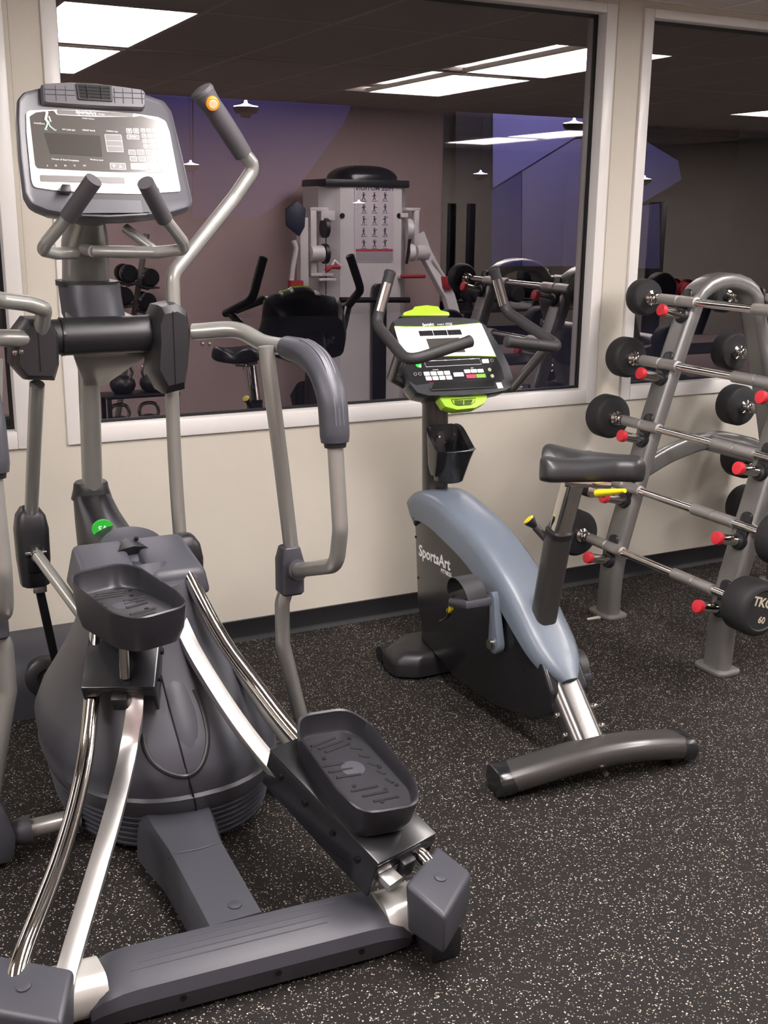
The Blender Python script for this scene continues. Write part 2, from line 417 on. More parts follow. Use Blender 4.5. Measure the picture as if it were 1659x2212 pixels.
# ---------------------------------------------------------------- the hall beyond the glass
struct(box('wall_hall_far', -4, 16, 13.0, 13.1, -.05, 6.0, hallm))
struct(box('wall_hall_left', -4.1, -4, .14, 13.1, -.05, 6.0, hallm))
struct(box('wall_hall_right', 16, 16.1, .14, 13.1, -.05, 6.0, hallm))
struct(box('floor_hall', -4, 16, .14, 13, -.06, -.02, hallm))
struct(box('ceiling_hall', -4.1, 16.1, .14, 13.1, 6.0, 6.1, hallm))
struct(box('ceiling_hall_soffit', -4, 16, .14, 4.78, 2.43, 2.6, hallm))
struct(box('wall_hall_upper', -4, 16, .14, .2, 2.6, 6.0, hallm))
def hglow(label, pts, y, mat, t=.06):  # purple glow in the hall, put into the colour and outline of flat shapes
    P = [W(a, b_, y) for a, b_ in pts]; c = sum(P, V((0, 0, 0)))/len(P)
    o = prism('painted_glow', P, (0, t, 0), mat, None, 0, 2, c, 0)
    tag(o, label, 'painted glow', 'painted glow on the hall wall')
hglow('patch of painted indigo glow behind the glass, just right of the elliptical console', [(200, 150), (415, 150), (415, 430), (200, 430)], 12.9, indigom)
hglow('patch of painted indigo glow behind the glass with a slanting right edge', [(418, 150), (790, 150), (745, 262), (640, 412), (560, 470), (418, 470)], 12.9, indigom)
hglow('bright patch of painted lavender glow with a slanting lower edge at the right of the big window', [(1065, 160), (1345, 160), (1345, 238), (1250, 292), (1065, 406)], 12.86, lavm)
hglow('tall patch of painted mauve glow under the bright lavender one', [(1128, 300), (1345, 300), (1345, 575), (1128, 575)], 12.93, mauvem)
hglow('narrow patch of painted indigo glow left of the tall mauve one', [(1060, 300), (1126, 300), (1126, 575), (1060, 575)], 12.93, indigom)
hglow('narrow black strip painted as a dark gap in the glow behind the glass, left of the bright lavender one', [(985, 160), (1062, 160), (1062, 600), (985, 600)], 12.9, black)  # black stands in for the unlit gap beside the glow
hglow('six-sided patch of painted lavender glow seen past the left edge of the right window', [(1350, 290), (1395, 305), (1465, 347), (1472, 388), (1385, 440), (1340, 450)], 12.9, lavm)
hglow('patch of painted mauve glow seen below the six-sided one', [(1340, 452), (1425, 440), (1425, 580), (1340, 580)], 12.9, mauvem)
ULAB = ['black uplight bowl hanging above the orange-button handle', 'black uplight bowl at the top right corner of the big window',
        'small uplight seen just right of the elliptical console', 'small uplight seen over the exercise chart', 'small uplight seen between the chart machine and the bright painted glow', 'small uplight at the left edge of the right window']
for (px, py, y, s), lb in zip(((531, 232, 7.0, 1.0), (1240, 268, 7.0, 1.0), (412, 357, 10.5, .9), (775, 440, 12.0, .8), (1038, 377, 11., .9), (1392, 388, 10.5, .9)), ULAB):
    p = W(px, py, y); s = s*.125
    t = thing('uplight', p, lb, 'lamp', 'hall uplights')
    lathe('bowl', p+V((0, 0, -.75*s)), (0, 0, 1), [(0, .02*s), (0, .4*s), (.25*s, .5*s), (.3*s, .8*s), (.62*s, 1.0*s), (.75*s, 1.0*s)], black, t)
    lathe('glow_cone', p+V((0, 0, .01)), (0, 0, 1), [(0, .96*s), (.10*s, .45*s), (.22*s, .16*s), (.45*s, .10*s)], upm, t)
    cyl('stem', p+V((0, 0, .5*s)), V((p.x, p.y, 6.0)), .004, black, t, 8)
for x, y, z, en in ((2.6, 12.0, 4.6, 75), (5.6, 11.8, 4.4, 110), (11.2, 10.4, 4.2, 430)):  # unseen lights without fixtures, added to brighten the painted glow
    ld = bpy.data.lights.new('hall_fill_light', 'POINT'); ld.energy = en; ld.color = (.74, .68, 1.0); ld.shadow_soft_size = .25
    lo = bpy.data.objects.new('hall_fill_light', ld); COL.objects.link(lo); lo.location = (x, y, z)
# ================================================================== ELLIPTICAL TRAINER
ECX = .69
E = thing('elliptical_trainer', (ECX, -1.2, 0), 'large grey and silver elliptical trainer with curved chrome rails and a lit console', 'elliptical')
# --- base: rear crossbar, end caps, spine
def barpt(s, y, z):                      # s: 0 left .. 1 right, the bar stands slightly askew
    x = .345+s*.70; return V((x, y+.018-.045*s, z))
prof = [(-1.775, .012), (-1.785, .085), (-1.805, .104), (-1.912, .097), (-1.928, .086), (-1.937, .058), (-1.925, .012)]
loops = []
for s, k in ((0, .62), (.03, .80), (.09, .96), (.14, 1), (.5, 1), (.86, 1), (.91, .96), (.97, .80), (1, .62)):
    loops.append([barpt(s, -1.85+(y+1.85)*(.62+.38*k), z*k if z > .02 else z) for y, z in prof])
bar = loft('rear_crossbar', loops, plast, E, smooth=32)
for i, y in enumerate((-1.822, -1.842, -1.862, -1.882)):
    tube('tread_rib', [barpt(.22-.03*i, y, .1025-.0013*i), barpt(.80-.02*i, y-.0, .1025-.0013*i)], .0022, plast_hi, bar, 6)
for s in (.26, .55, .82):
    p = barpt(s, -1.934, .045); cyl('screw_hole', p, p+V((0, -.003, 0)), .007, black, bar, 12)
for sgn, (a, b_) in ((-1, (.38, .235)), (1, (1.0, 1.14))):
    y = -1.835 if sgn < 0 else -1.885
    tube('crossbar_sleeve', [(a, y, .062), (b_, y-.01, .075)], 1., M('pearl_paint', '#c9c8c2', .3, .3, .5, .4, .01, 500), E, 20, (0, 0, 1), rsec(.06, .048, .042, 6))
sp = []
for y, w_, h_, z0 in ((-1.33, .10, .15, .0), (-1.41, .092, .135, .0), (-1.50, .078, .122, .0), (-1.60, .076, .115, 0), (-1.80, .074, .100, 0)):
    sp.append([(ECX-.003-w_, y, .012), (ECX-.003-w_*.93, y, h_*.8), (ECX-.003-w_*.8, y, h_), (ECX-.003+w_*.8, y, h_), (ECX-.003+w_*.93, y, h_*.8), (ECX-.003+w_, y, .012)])
spine = loft('spine_cover', sp, plast, E, smooth=30)
cyl('bolt_cap', (.70, -1.755, .098), (.70, -1.755, .1065), .016, plast, spine, 18, bv=.002)
tube('cover_seam', [(.617, -1.515, .105), (.63, -1.522, .121), (.69, -1.53, .1215), (.745, -1.522, .121), (.76, -1.515, .105)], .0015, plast_dk, spine, 6)
# end caps
def endcap(pts, zt, drop):
    top = [V((p[0], p[1], zt[i])) for i, p in enumerate(pts)]
    bot = [V((p.x, p.y, .072)) for p in top]
    c = sum(top, V((0, 0, 0)))/4
    o = hexa('rail_end_cap', [b_+(V((c.x, c.y, 0))-V((b_.x, b_.y, 0)))*.08 for b_ in bot]+top, plast, E, .012, 3)
    d = (top[1]-top[0]).cross(top[3]-top[0]).normalized()
    d = d if d.z > 0 else -d
    cyl('bolt_cap', c-d*.004, c+d*.004, .014, plast, o, 18, bv=.002)
    box('cap_foot', c.x-.04, c.x+.04, c.y-.04, c.y+.05, 0, .08, plast_dk, E, .012)
    return o
q = [F(945, 1822, .195), F(874, 1908, .195), F(962, 1982, .175), F(1021, 1883, .175)]
endcap([(p.x, p.y) for p in q], [.195, .195, .175, .175], 0)
q = [F(-30, 2054, .195), F(162, 2090, .195), F(135, 2212, .175), F(-60, 2180, .175)]
endcap([(p.x, p.y) for p in q], [.195, .195, .175, .175], 0)
# --- chrome rails
Rt = [V(p) for p in ((.80, -1.149, .686), (.849, -1.269, .54), (.901, -1.393, .439), (.951, -1.513, .354), (1.03, -1.70, .255), (1.102, -1.874, .190))]
Rf = [V(p) for p in ((.728, -1.143, .682), (.752, -1.213, .587), (.779, -1.291, .497), (.833, -1.443, .374), (.889, -1.604, .288), (.955, -1.79, .225), (1.012, -1.955, .168))]
Lt = [V((.575, -1.145, .69)), V((.55, -1.205, .60)), F(198, 1510, .45), F(185, 1630, .35), F(160, 1750, .285), F(120, 1880, .238), F(50, 2058, .195)]
Lf = [V((.652, -1.145, .69)), V((.638, -1.20, .60)), F(292, 1510, .45), F(278, 1620, .34), F(250, 1740, .282), F(210, 1880, .232), F(148, 2088, .168)]
Rf[-1] = V((1.008, -1.94, .176))
for P in (Rt, Lt, Lf): P.append(P[-1]+(P[-1]-P[-2]).normalized()*.07+V((0, 0, -.022)))
for P in (Rt, Lt): tube('round_rail', cr(P, 8), .0195, chrome, E, 20)
fs = rsec(.021, .011, .003, 2)
for P in (Rf, Lf): tube('flat_rail', cr(P, 8), 1., satin, E, 12, (0, -.25, 1), fs, smooth=25)
# --- shroud of the drive
SC = [(.015, .80, .80), (.03, .86, .86)]
for k in range(6):
    z = .035+k*.017; f_ = .885+.010*k; SC += [(z, f_, f_), (z+.009, f_+.012, f_+.012), (z+.010, f_-.006, f_-.006), (z+.014, f_, f_)]
SC += [(.142, .955, .955), (.186, .99, .99), (.194, .972, .972), (.235, .985, .985), (.27, .98, .97), (.33, .90, .88), (.39, .78, .77), (.45, .66, .67), (.51, .56, .58), (.57, .48, .50), (.63, .42, .45), (.68, .39, .42)]
loops = []
for z, kx, ky in SC:
    cx = .742-.05*max(0, (z-.16)/.5); cy = -.985-.06*max(0, (z-.16)/.5)
    lp = []
    for i in range(48):
        a = 2*PI*i/48; c, s = math.cos(a), math.sin(a)
        lp.append((cx+.315*kx*math.copysign(abs(c)**.85, c), cy+.42*ky*math.copysign(abs(s)**.9, s), z))
    loops.append(lp)
shr = loft('drive_shroud', loops, shroudm, E, smooth=50)
# raised tongue in the middle of the shroud
tg = cr([(.692, -1.07, .70), (.695, -1.10, .62), (.705, -1.155, .50), (.714, -1.235, .385), (.722, -1.295, .30), (.727, -1.325, .245), (.728, -1.332, .225)], 6)
n = len(tg); rad = [(.078+.016*math.sin(PI*min(1, i/(n*.8)))) * (1 if i < n*.72 else math.sqrt(max(0.02, 1-((i-n*.72)/(n*.28))**2))) for i in range(n)]
tube('shroud_tongue', tg, rad, shroudm, E, 24, smooth=60)
ton = bpy.data.objects['shroud_tongue']
def near(px, py, lift=.0):
    c = [(h_[0]-CAM).length for h_ in ()]
    hs = [h_ for h_ in (hit(ton, px, py), hit(shr, px, py)) if h_[0] is not None]
    return min((h_[0] for h_ in hs), key=lambda q: (q-CAM).length) if hs else None
lip = [near(x/.918, 1037+y/.918) for x, y in ((283, 505), (287, 530), (300, 556), (320, 574), (345, 585), (370, 587), (392, 575), (406, 550), (412, 515), (408, 480), (398, 445), (385, 415))]
tube('tongue_lip', cr([q for q in lip if q is not None], 4), .0065, plast_dk, shr, 8)
sm = [near(x/.918, 1037+y/.918) for x, y in ((318, 380), (328, 420), (340, 465), (355, 520), (368, 570), (376, 600), (386, 635), (391, 665), (393, 690))]
tube('shroud_seam', [q for q in sm if q is not None], .0024, black, shr, 6)
# --- top cover block with two lobes
for sgn in (-1, 1):
    xi, xo = sorted((ECX+sgn*.014, ECX+sgn*.168)); ti, to = (0, .018) if sgn > 0 else (.018, 0)
    hexa('top_cover_lobe', [(xi, -1.172, .630), (xo, -1.172, .630), (xo, -.95, .64), (xi, -.95, .64), (xi+(.0 if sgn > 0 else .014), -1.168, .702), (xo-(.014 if sgn > 0 else 0), -1.168, .702), (xo-(.022 if sgn > 0 else 0), -.965, .750), (xi+(.0 if sgn > 0 else .022), -.965, .750)], plast_hi, E, .016, 3)
    box('rail_socket', min(ECX+sgn*.02, ECX+sgn*.15), max(ECX+sgn*.02, ECX+sgn*.15), -1.15, -1.0, .60, .662, plast_dk, E, .012)
box('cover_bridge', ECX-.02, ECX+.02, -1.14, -.96, .64, .705, plast, E, .008)
lathe('cover_dome', (ECX+.015, -.955, .69), (0, -.35, 1), [(0, .092), (.03, .092), (.045, .082), (.052, .05), (.054, .001)], plast, E, 32)
cyl('cover_screw', (.712, -.98, .745), (.712, -.982, .751), .006, black, E, 10)
# neck boot
nk = [(-.545, .80, .048, .048), (-.55, .785, .052, .052), (-.565, .765, .056, .058), (-.62, .72, .066, .075), (-.72, .66, .082, .105), (-.85, .62, .10, .14), (-.97, .60, .115, .16)]
loops = []
for i, (y, z, rx, rz) in enumerate(nk):
    ang = math.radians(0 if i < 2 else min(65, 18*(i-1)))
    loops.append([(ECX+rx*math.cos(2*PI*k/24), y+rz*math.sin(2*PI*k/24)*math.cos(ang), z-rz*math.sin(2*PI*k/24)*math.sin(ang)) for k in range(24)])
neck = loft('neck_boot', loops, plast_dk, E, smooth=60)
lathe('boot_collar', (ECX, -.552, .765), (0, 0, 1), [(0, .06), (.03, .052), (.045, .05), (.05, .046), (.05, .03)], plast_dk, E)
hp_, hn_ = hit(neck, 222, 1142)
if hp_ is not None:
    fg = Fr(hp_, (1, 0, 0), V((0, .6, .8)) if abs(hn_.z) > .2 else (0, 0, 1)); fg = Fr(hp_, V((0, 0, 1)).cross(hn_) if hn_.y < 0 else (1, 0, 0), hn_.cross(V((0, 0, 1)).cross(hn_)))
    st = plate('green_sticker', fg, circ(0, 0, .030, 24, .026), -.006, .003, green, E)
    text('sticker_print', 'SA', fg, 0, 0, .0032, .024, white, st, bold=.01)
# lower post and front housing
cyl('main_post', (ECX, -.49, .10), (ECX, -.60, 1.02), .030, silver, E, 24)
cyl('main_post_upper', (ECX, -.60, 1.02), (ECX, -.625, 1.25), .030, silver, E, 24)
fh = []
for x, k in ((.40, .80), (.42, .92), (.47, 1.0), (.91, 1.0), (.96, .92), (.98, .80)):
    fh.append([(x, -.36, .0), (x, -.365, .10*k), (x, -.345, .17*k), (x, -.28, .215*k), (x, -.16, .235*k), (x, -.08, .20*k), (x, -.06, 0)])
fr_h = loft('front_housing', fh, plast, E, smooth=40)
p = W(100, 1465, -.37)
for sgn in (-1, 1):
    c = V((ECX+sgn*(ECX-p.x), -.352, p.z))
    lathe('crank_disc', c, (0, -1, .1), [(-.02, .065), (.018, .065), (.024, .058), (.026, .03), (.02, .028), (.018, .001)], plast_dk, E, 28)
# drive link levers
lj = V((.501, -.60, .655))
def joint_housing(c, nm='joint_housing'):
    c = V(c); lp = []
    for z, wx, wy in ((-.125, .030, .025), (-.118, .040, .035), (-.04, .046, .043), (.05, .047, .045), (.09, .040, .040), (.112, .026, .03), (.118, .012, .015)):
        lp.append([(c.x+wx*a, c.y+wy*b_, c.z+z) for a, b_ in rsec(1, 1, .55, 4)])
    o = loft(nm, lp, plast_dk, E, smooth=50)
    box('joint_slot', c.x-.022, c.x+.022, c.y-.046, c.y-.02, c.z-.075, c.z+.012, black, o, .006)
    cyl('joint_pin', (c.x-.03, c.y-.05, c.z-.012), (c.x+.03, c.y-.05, c.z-.012), .006, chrome, o, 10)
    cyl('joint_ball', (c.x, c.y-.072, c.z-.018), (c.x+.002, c.y-.04, c.z-.01), .017, steelp, o, 14)
    return o
joint_housing(lj); joint_housing((.872, -.885, .60))
tube('connecting_rod', [(lj.x, lj.y-.06, lj.z-.012), V((lj.x, lj.y-.06, lj.z-.012))+(F(155, 1300, .54)-V((lj.x, lj.y-.06, lj.z-.012)))*1.9], .0165, silver, E, 16)
tube('connecting_rod', [(.872, -.945, .585), (.88, -1.0, .53), (.93, -1.35, .36), (.96, -1.5, .30)], .0165, silver, E, 16)
pl_ = W(130, 1475, -.40)
tube('drive_link', [(lj.x+.01, lj.y, lj.z-.13), pl_], 1., plast_dk, E, 8, (0, -1, 0), rsec(.013, .007, .003, 2))
box('link_bracket', lj.x-.01, lj.x+.03, lj.y-.02, lj.y+.01, lj.z-.145, lj.z-.118, steelp, E, .003)
# --- carriages and pedals
def carriage(c, ax, ws, ln, zt):
    ax = V(ax).normalized(); side = V((ax.y, -ax.x, 0)).normalized()
    up = side.cross(ax); up = up if up.z > 0 else -up
    c = V(c)
    o = obox('carriage_plate', c, side, ax, up, ws, ln, .012, blackgl, E, .004)
    for s in (-1, 1):
        cc = c+side*(s*(ws/2-.005))-up*.052
        obox('side_plate', cc, side, ax, up, .010, ln*.99, .10, blackgl, o, .003)
        for t in (-.36, -.12, .14, .36):
            for d in ((.0,) if abs(t) < .2 else (.0,)):
                p = cc+ax*(t*ln)-up*(.012 if int(t*100) % 2 else -.018)+side*(s*.005)
                cyl('bolt', p, p+side*(s*.006), .008, black, o, 10)
    obox('end_lip', c+ax*(ln/2-.004)-up*.02, side, ax, up, ws*.98, .008, .03, blackgl, o, .003)
    obox('stop_block', c+ax*(ln/2+.008)-up*.045, side, ax, up, .04, .022, .05, plast_dk, o, .006)
    return o, side, ax, up
def pedal(c, yaw, pitch, mirror=1):
    R_ = Matrix.Rotation(yaw, 3, 'Z') @ Matrix.Rotation(pitch, 3, 'X'); c = V(c)
    def T(x, y, z): return c+R_ @ V((x*mirror, y, z))
    # outline, toe at +y
    ol = rpoly([(x*1.06, y*1.04) for x, y in [(-.078, -.17), (.050, -.19), (.082, -.12), (.085, .10), (.06, .165), (-.055, .18), (-.088, .12), (-.092, -.08)]], [.06, .05, .1, .1, .06, .05, .08, .1], 4)
    N_ = len(ol)
    def rim(y): return .026+.028*max(0, min(1, (y+.20)/.36))
    lps = []
    for k, zf in ((.86, lambda y: -.058), (.94, lambda y: -.03), (1.0, lambda y: rim(y)-.004), (1.005, lambda y: rim(y)), (.985, lambda y: rim(y)+.003), (.955, lambda y: rim(y)), (.93, lambda y: .006), (.90, lambda y: .0)):
        lps.append([T(x*k, y*k, zf(y)) for x, y in ol])
    o = loft('pedal_tray', lps, M('pedal_plastic', '#27272c', .36, 0, .5, 0, .06, 700), E, smooth=45)
    sl = M('pedal_slot', '#17171a', .6)
    def slot(x0, y0, x1, y1, r=.0032):
        tube('tread_slot', [T(x0, y0, .001), T(x1, y1, .001)], r, sl, o, 6)
    for i in range(3): slot(-.05+.01*i, .125-.017*i, .02+.01*i, .135-.017*i)
    for i in range(3): slot(-.068+.008*i, .045-.026*i, -.01+.008*i, .035-.026*i)
    for i in range(3): slot(-.045+.014*i, -.065-.026*i, .02+.012*i, -.072-.026*i)
    for i in range(5): slot(.035+.004*i, .085-.035*i, .058, .068-.036*i)
    for x, y in ((-.06, .115), (.05, .12), (-.045, .07), (.06, -.01), (-.03, -.05), (.03, -.09), (.062, -.085), (0.0, -.125)):
        cyl('drain_hole', T(x, y, -.002), T(x, y, .0015), .0055, black, o, 10)
    lathe('hub_boss', T(.0, .01, 0), R_ @ V((0, 0, 1)), [(-.002, .03), (.0012, .028), (.002, .01), (.002, .001)], plast, o, 20)
    return o
rc = V((1.0, -1.728, .298))
carriage(rc, (.27, -.89, -.33), .185, .40, .3)
pedal((1.012, -1.722, .346), math.radians(4), math.radians(9), 1)
lc = V((.615, -1.225, .595))
carriage(lc, (-.33, -.76, -.55), .175, .36, .56)
pedal((.585, -1.362, .700), math.radians(9), math.radians(-3), -1)
cyl('pedal_spindle', (.575, -1.36, .52), (.575, -1.36, .66), .012, steelp, E, 12)
# --- hub, arms
lathe('pivot_hub', (.575, -.86, 1.28), (1, 0, 0), [(0, .04), (0, .049), (.228, .049), (.228, .04)], plast_dk, E, 32)
for a, b_ in ((.530, .572), (.806, .842)): lathe('hub_sleeve', (a, -.86, 1.28), (1, 0, 0), [(0, .046), (b_-a, .046)], plast_dk, E, 32)
for x in (.573, .805): lathe('hub_ring', (x-.003, -.86, 1.28), (1, 0, 0), [(0, .046), (0, .0505), (.006, .0505), (.006, .046)], blackgl, E, 32)
# bracket between post and hub, cup around the upper post
hexa('hub_bracket', [W(158, 770, -.80), W(320, 770, -.80), W(225, 835, -.66), W(180, 835, -.66), (.60, -.80, 1.32), (.79, -.80, 1.32), (.76, -.62, 1.34), (.63, -.62, 1.34)], silver, E, .006)
lps = []
for z, w_, y0, y1 in ((1.285, .058, -.87, -.60), (1.32, .070, -.84, -.585), (1.37, .073, -.80, -.58), (1.405, .074, -.785, -.575)):
    lps.append([(ECX+a, (y0+y1)/2+b_, z) for a, b_ in rsec(w_, (y1-y0)/2, min(w_, (y1-y0)/2)*.8, 5)])
cup = loft('post_collar', lps, plast, E, smooth=50)
loft('collar_rim', [[(ECX-.004+a, -.675+b_, z) for a, b_ in rsec(.077, .10, .06, 4)] for z in (1.398, 1.412)], plast_dk, cup)
# upper column, widening to the console
ucs = []
for (xl, xr, py, y) in ((137, 234, 640, -.645), (137, 232, 580, -.66), (135, 232, 530, -.70), (142, 228, 495, -.76), (150, 222, 470, -.83)):
    p, q = W(xl, py, y), W(xr, py, y); c = (p+q)/2; hw = (q-p).length/2
    ucs.append([(c.x+a*hw, c.y+b_*.055, c.z+.02*b_) for a, b_ in rsec(1, 1, .7, 5)])
ucs[0] = [(p[0], p[1], 1.385) for p in ucs[0]]
loft('upper_column', ucs, silver, E, smooth=50)
def arm_cover(outline, y0, depth, nm='arm_cover'):
    P = [W(a, b_, y0) for a, b_ in outline]
    bm = bmesh.new(); c = sum(P, V((0, 0, 0)))/len(P)
    def lay(k, dy): return [V((c.x+(p.x-c.x)*k, p.y+dy, c.z+(p.z-c.z)*k)) for p in P]
    addloft(bm, [lay(.80, 0), lay(.97, .018), lay(1.0, .05), lay(.98, depth-.02), lay(.85, depth)])
    o = finish(nm, bm, plast_dk, E, smooth=35)
    top = max(P, key=lambda p: p.z); bot = min(P, key=lambda p: p.z)
    tube('cover_seam', [V((c.x, y0-.001, top.z-.02)), V((c.x, y0-.001, bot.z+.03))], .0012, black, o, 6)
    return o
arm_cover([(352, 662), (385, 655), (408, 668), (416, 720), (412, 790), (404, 845), (362, 856), (338, 812), (342, 740), (340, 690)], -.955, .15)
arm_cover([(62, 690), (112, 690), (130, 722), (132, 790), (122, 826), (56, 824), (32, 796), (32, 730)], -.955, .15)
# right arm (pushed forward at the top)
ra = fil([(.868, -.88, 1.22), (.872, -.87, 1.435), W(505, 428, -.80), W(552, 360, -.79), W(520, 325, -.81), W(505, 303, -.82)], .05)
tube('arm_tube', ra, .0195, silver, E, 18)
tube('arm_tube', cr([(.868, -.845, 1.2), (.871, -.825, 1.108), (.872, -.824, .91), (.872, -.843, .71), (.872, -.87, .62)], 5), .0195, silver, E, 18)
g = cr([W(525, 333, -.81), W(500, 293, -.825), W(470, 247, -.84), W(448, 215, -.85), W(438, 200, -.852)], 6)
n = len(g); grip = tube('arm_grip', g, [.0255+.002*math.sin(PI*i/n)+(.007*max(0, (i/n-.6)/.4)) for i in range(n)], gripm, E, 20)
lathe('grip_cap', g[-1], (g[-1]-g[-2]), [(-.002, .033), (.008, .031), (.013, .02), (.014, .001)], gripm, grip)
gd = (g[-1]-g[0]).normalized(); gn = (CAM-W(454, 216, -.88)).normalized(); gn = (gn-gd*gn.dot(gd)).normalized()
bc = W(455, 218, -.86)+gn*.018
fb = Fr(bc, gd.cross(gn), gd)
for r0, mt, c0, c1 in ((.0175, orange, -.004, .014), (.0125, M('button_cream', '#c9b48a', .4), .0, .0155)):
    a_, b2 = 0, 0
    lathe('grip_button', bc+gn*c0, gn, [(0, r0), (c1-c0-.002, r0), (c1-c0, r0-.002), (c1-c0, .001)], mt, grip, 24)
# left arm (pulled back at the top)
la = fil([(.505, -.90, 1.26), (.512, -.985, 1.362), W(86, 664, -1.0), W(58, 655, -1.02), W(0, 648, -1.06), (.335, -1.12, 1.42), (.265, -1.20, 1.55), (.28, -1.235, 1.62)], .03)
tube('arm_tube', la, .0195, silver, E, 18)
tube('arm_tube', cr([(.503, -.86, 1.16), (.503, -.712, .921), (.502, -.60, .72), (.501, -.59, .68)], 5), .0195, silver, E, 18)
g2 = cr([(.28, -1.235, 1.62), (.30, -1.25, 1.67), (.335, -1.27, 1.745), (.352, -1.28, 1.775)], 5)
tube('arm_grip', g2, [.0255+.006*i/len(g2) for i in range(len(g2))], gripm, E, 18)
# --- side rails, legs
for sgn in (1, -1):
    def X(x): return ECX+sgn*(x-ECX)
    def XP(P): return [V((X(p[0]), p[1], p[2])) for p in P]
    rail = [(.905, -.93, 1.287), (1.0, -1.0, 1.295), (1.04, -1.10, 1.27), (1.065, -1.20, 1.268)]
    tube('side_rail', cr(XP(rail), 6), .022, silver, E, 18)
    for t in (0.16, .3):
        p = V((X(.905+.10*t*1.2), -.945-.05*t, 1.262)); lathe('rail_bolt', p, (0, 0, -1), [(0, .006), (.006, .007), (.012, .004), (.012, .001)], chrome, E, 12)
    gp = cr(XP([(1.065, -1.20, 1.268), (1.078, -1.30, 1.262), (1.08, -1.385, 1.235), (1.08, -1.44, 1.18), (1.08, -1.456, 1.12), (1.08, -1.462, 1.07)]), 6)
    n = len(gp); gr = tube('side_grip', gp, [.029+.007*min(1, 4*i/n)-.004*max(0, (i/n-.9)/.1) for i in range(n)], plast, E, 22)
    for k in (-1, 0, 1):
        rb = [q+V((k*.010, -.034 if i > n*.5 else -.018, .004 if i > n*.5 else .031)) for i, q in enumerate(gp)][4:-5]
        tube('grip_rib', rb, .0018, M('grip_rib_grey', '#5c5c62', .4), gr, 6)
    cyl('grip_cuff', gp[-1]+V((0, .002, .03)), gp[-1]+V((0, -.002, -.012)), .033, plast_dk, gr, 20, .026)
    tube('side_rail', fil(XP([(1.08, -1.462, 1.07), (1.08, -1.492, .86), (1.08, -1.47, .765), (1.078, -1.20, .672)]), .07), .0195, silver, E, 18)
    leg = fil(XP([(1.020, -1.17, 1.27), (1.05, -1.18, .99), (1.078, -1.18, .73), (1.080, -1.18, .66), (1.050, -1.18, .58), (1.050, -1.18, .46), (1.108, -1.18, .20), (1.12, -1.18, .14)]), .06)
    tube('side_leg', leg, .0205, silver, E, 18)
    lps = []
    for z, k in ((.605, .8), (.612, .95), (.69, .95), (.70, .95), (.735, .72), (.738, .6)):
        lps.append([(X(1.072)+a*k, -1.182+b_*k, z) for a, b_ in rsec(.034, .034, .012, 3)])
    br = loft('leg_bracket', lps, plast, E, smooth=30)
    cyl('bracket_socket', (X(1.078), -1.21, .677), (X(1.078), -1.232, .684), .028, plast, br, 18)
    ft = prism('leg_foot', [(X(x), -1.225, z) for x, z in rpoly([(1.075, .02), (1.14, .02), (1.165, .06), (1.16, .13), (1.13, .175), (1.085, .165), (1.065, .09)], .03)], (0, .085, 0), plast, E, .008)
    cyl('foot_screw', (X(1.115), -1.225, .115), (X(1.115), -1.229, .115), .007, black, ft, 10)
    cyl('levelling_foot', (X(1.12), -1.19, 0), (X(1.12), -1.19, .022), .018, steelp, E, 14)
    lathe('foot_boot', (X(1.10), -1.18, .075), (-sgn, 0, .0), [(0, .012), (.02, .028), (.06, .036), (.075, .036)], plast, E, 18)
    tube('leg_stay', [(X(1.09), -1.18, .075), (X(.90), -1.17, .072)], .024, silver, E, 18)
# --- console
CF = Fr((ECX, -.905, 1.73), (1, 0, 0), (0, .40, .92))
def cz(x, y): return (x/2.9625, 150+y/2.9625)       # first close-up
out = [cz(*p) for p in ((110, 190), (150, 145), (265, 115), (600, 105), (930, 160), (1050, 200), (1100, 270), (1170, 560), (1235, 850), (1220, 890), (1110, 925), (900, 950), (700, 958), (480, 945), (300, 915), (190, 870), (150, 800), (120, 560), (105, 330))]
ol = rpoly(CF.pl(out), .02, 3)
cxm = sum(a for a, b_ in ol)/len(ol); cym = sum(b_ for a, b_ in ol)/len(ol)
def sc(poly, k, dx=0, dy=0): return [(cxm+(a-cxm)*k+dx, cym+(b_-cym)*k+dy) for a, b_ in poly]
bm = bmesh.new()
addloft(bm, [[CF.P(a, b_, c) for a, b_ in sc(ol, k)] for k, c in ((.72, -.085), (.90, -.07), (.985, -.03), (1.0, -.012), (.995, .0), (.975, .006), (.94, .001))])
con = finish('console_body', bm, M('console_grey', '#4f4f55', .42, 0, .5, .1, .06, 900), E, smooth=50)
wp = [cz(*p) for p in ((167, 275), (190, 262), (350, 257), (600, 262), (860, 282), (1010, 305), (1060, 330), (1085, 400), (1155, 770), (1150, 780), (880, 797), (600, 790), (340, 772), (215, 752), (200, 700), (170, 400))]
plate('console_overlay', CF, rpoly(CF.pl(wp, .004), .012, 3), .0, .004, whitepl, con)
dp = [cz(*p) for p in ((190, 300), (230, 275), (345, 263), (362, 290), (600, 303), (862, 303), (900, 296), (1030, 335), (1060, 390), (1100, 640), (1085, 660), (700, 655), (240, 632), (225, 610))]
plate('console_face', CF, rpoly(CF.pl(dp, .005), .006, 3), .003, .0052, screen, con)
lp_ = [cz(*p) for p in ((280, 405), (640, 425), (655, 560), (320, 540))]
plate('display_window', CF, rpoly(CF.pl(lp_, .0052), .004, 3), .004, .0056, screen_d, con)
bp_ = [cz(*p) for p in ((256, 676), (795, 692), (800, 730), (258, 716))]
plate('profile_display', CF, rpoly(CF.pl(bp_, .0045), .003, 3), .003, .0054, greykey, con)
tb = [cz(*p) for p in ((362, 258), (855, 280), (850, 300), (370, 285))]
plate('brand_band', CF, rpoly(CF.pl(tb, .0052), .003, 2), .004, .0056, greykey, con)
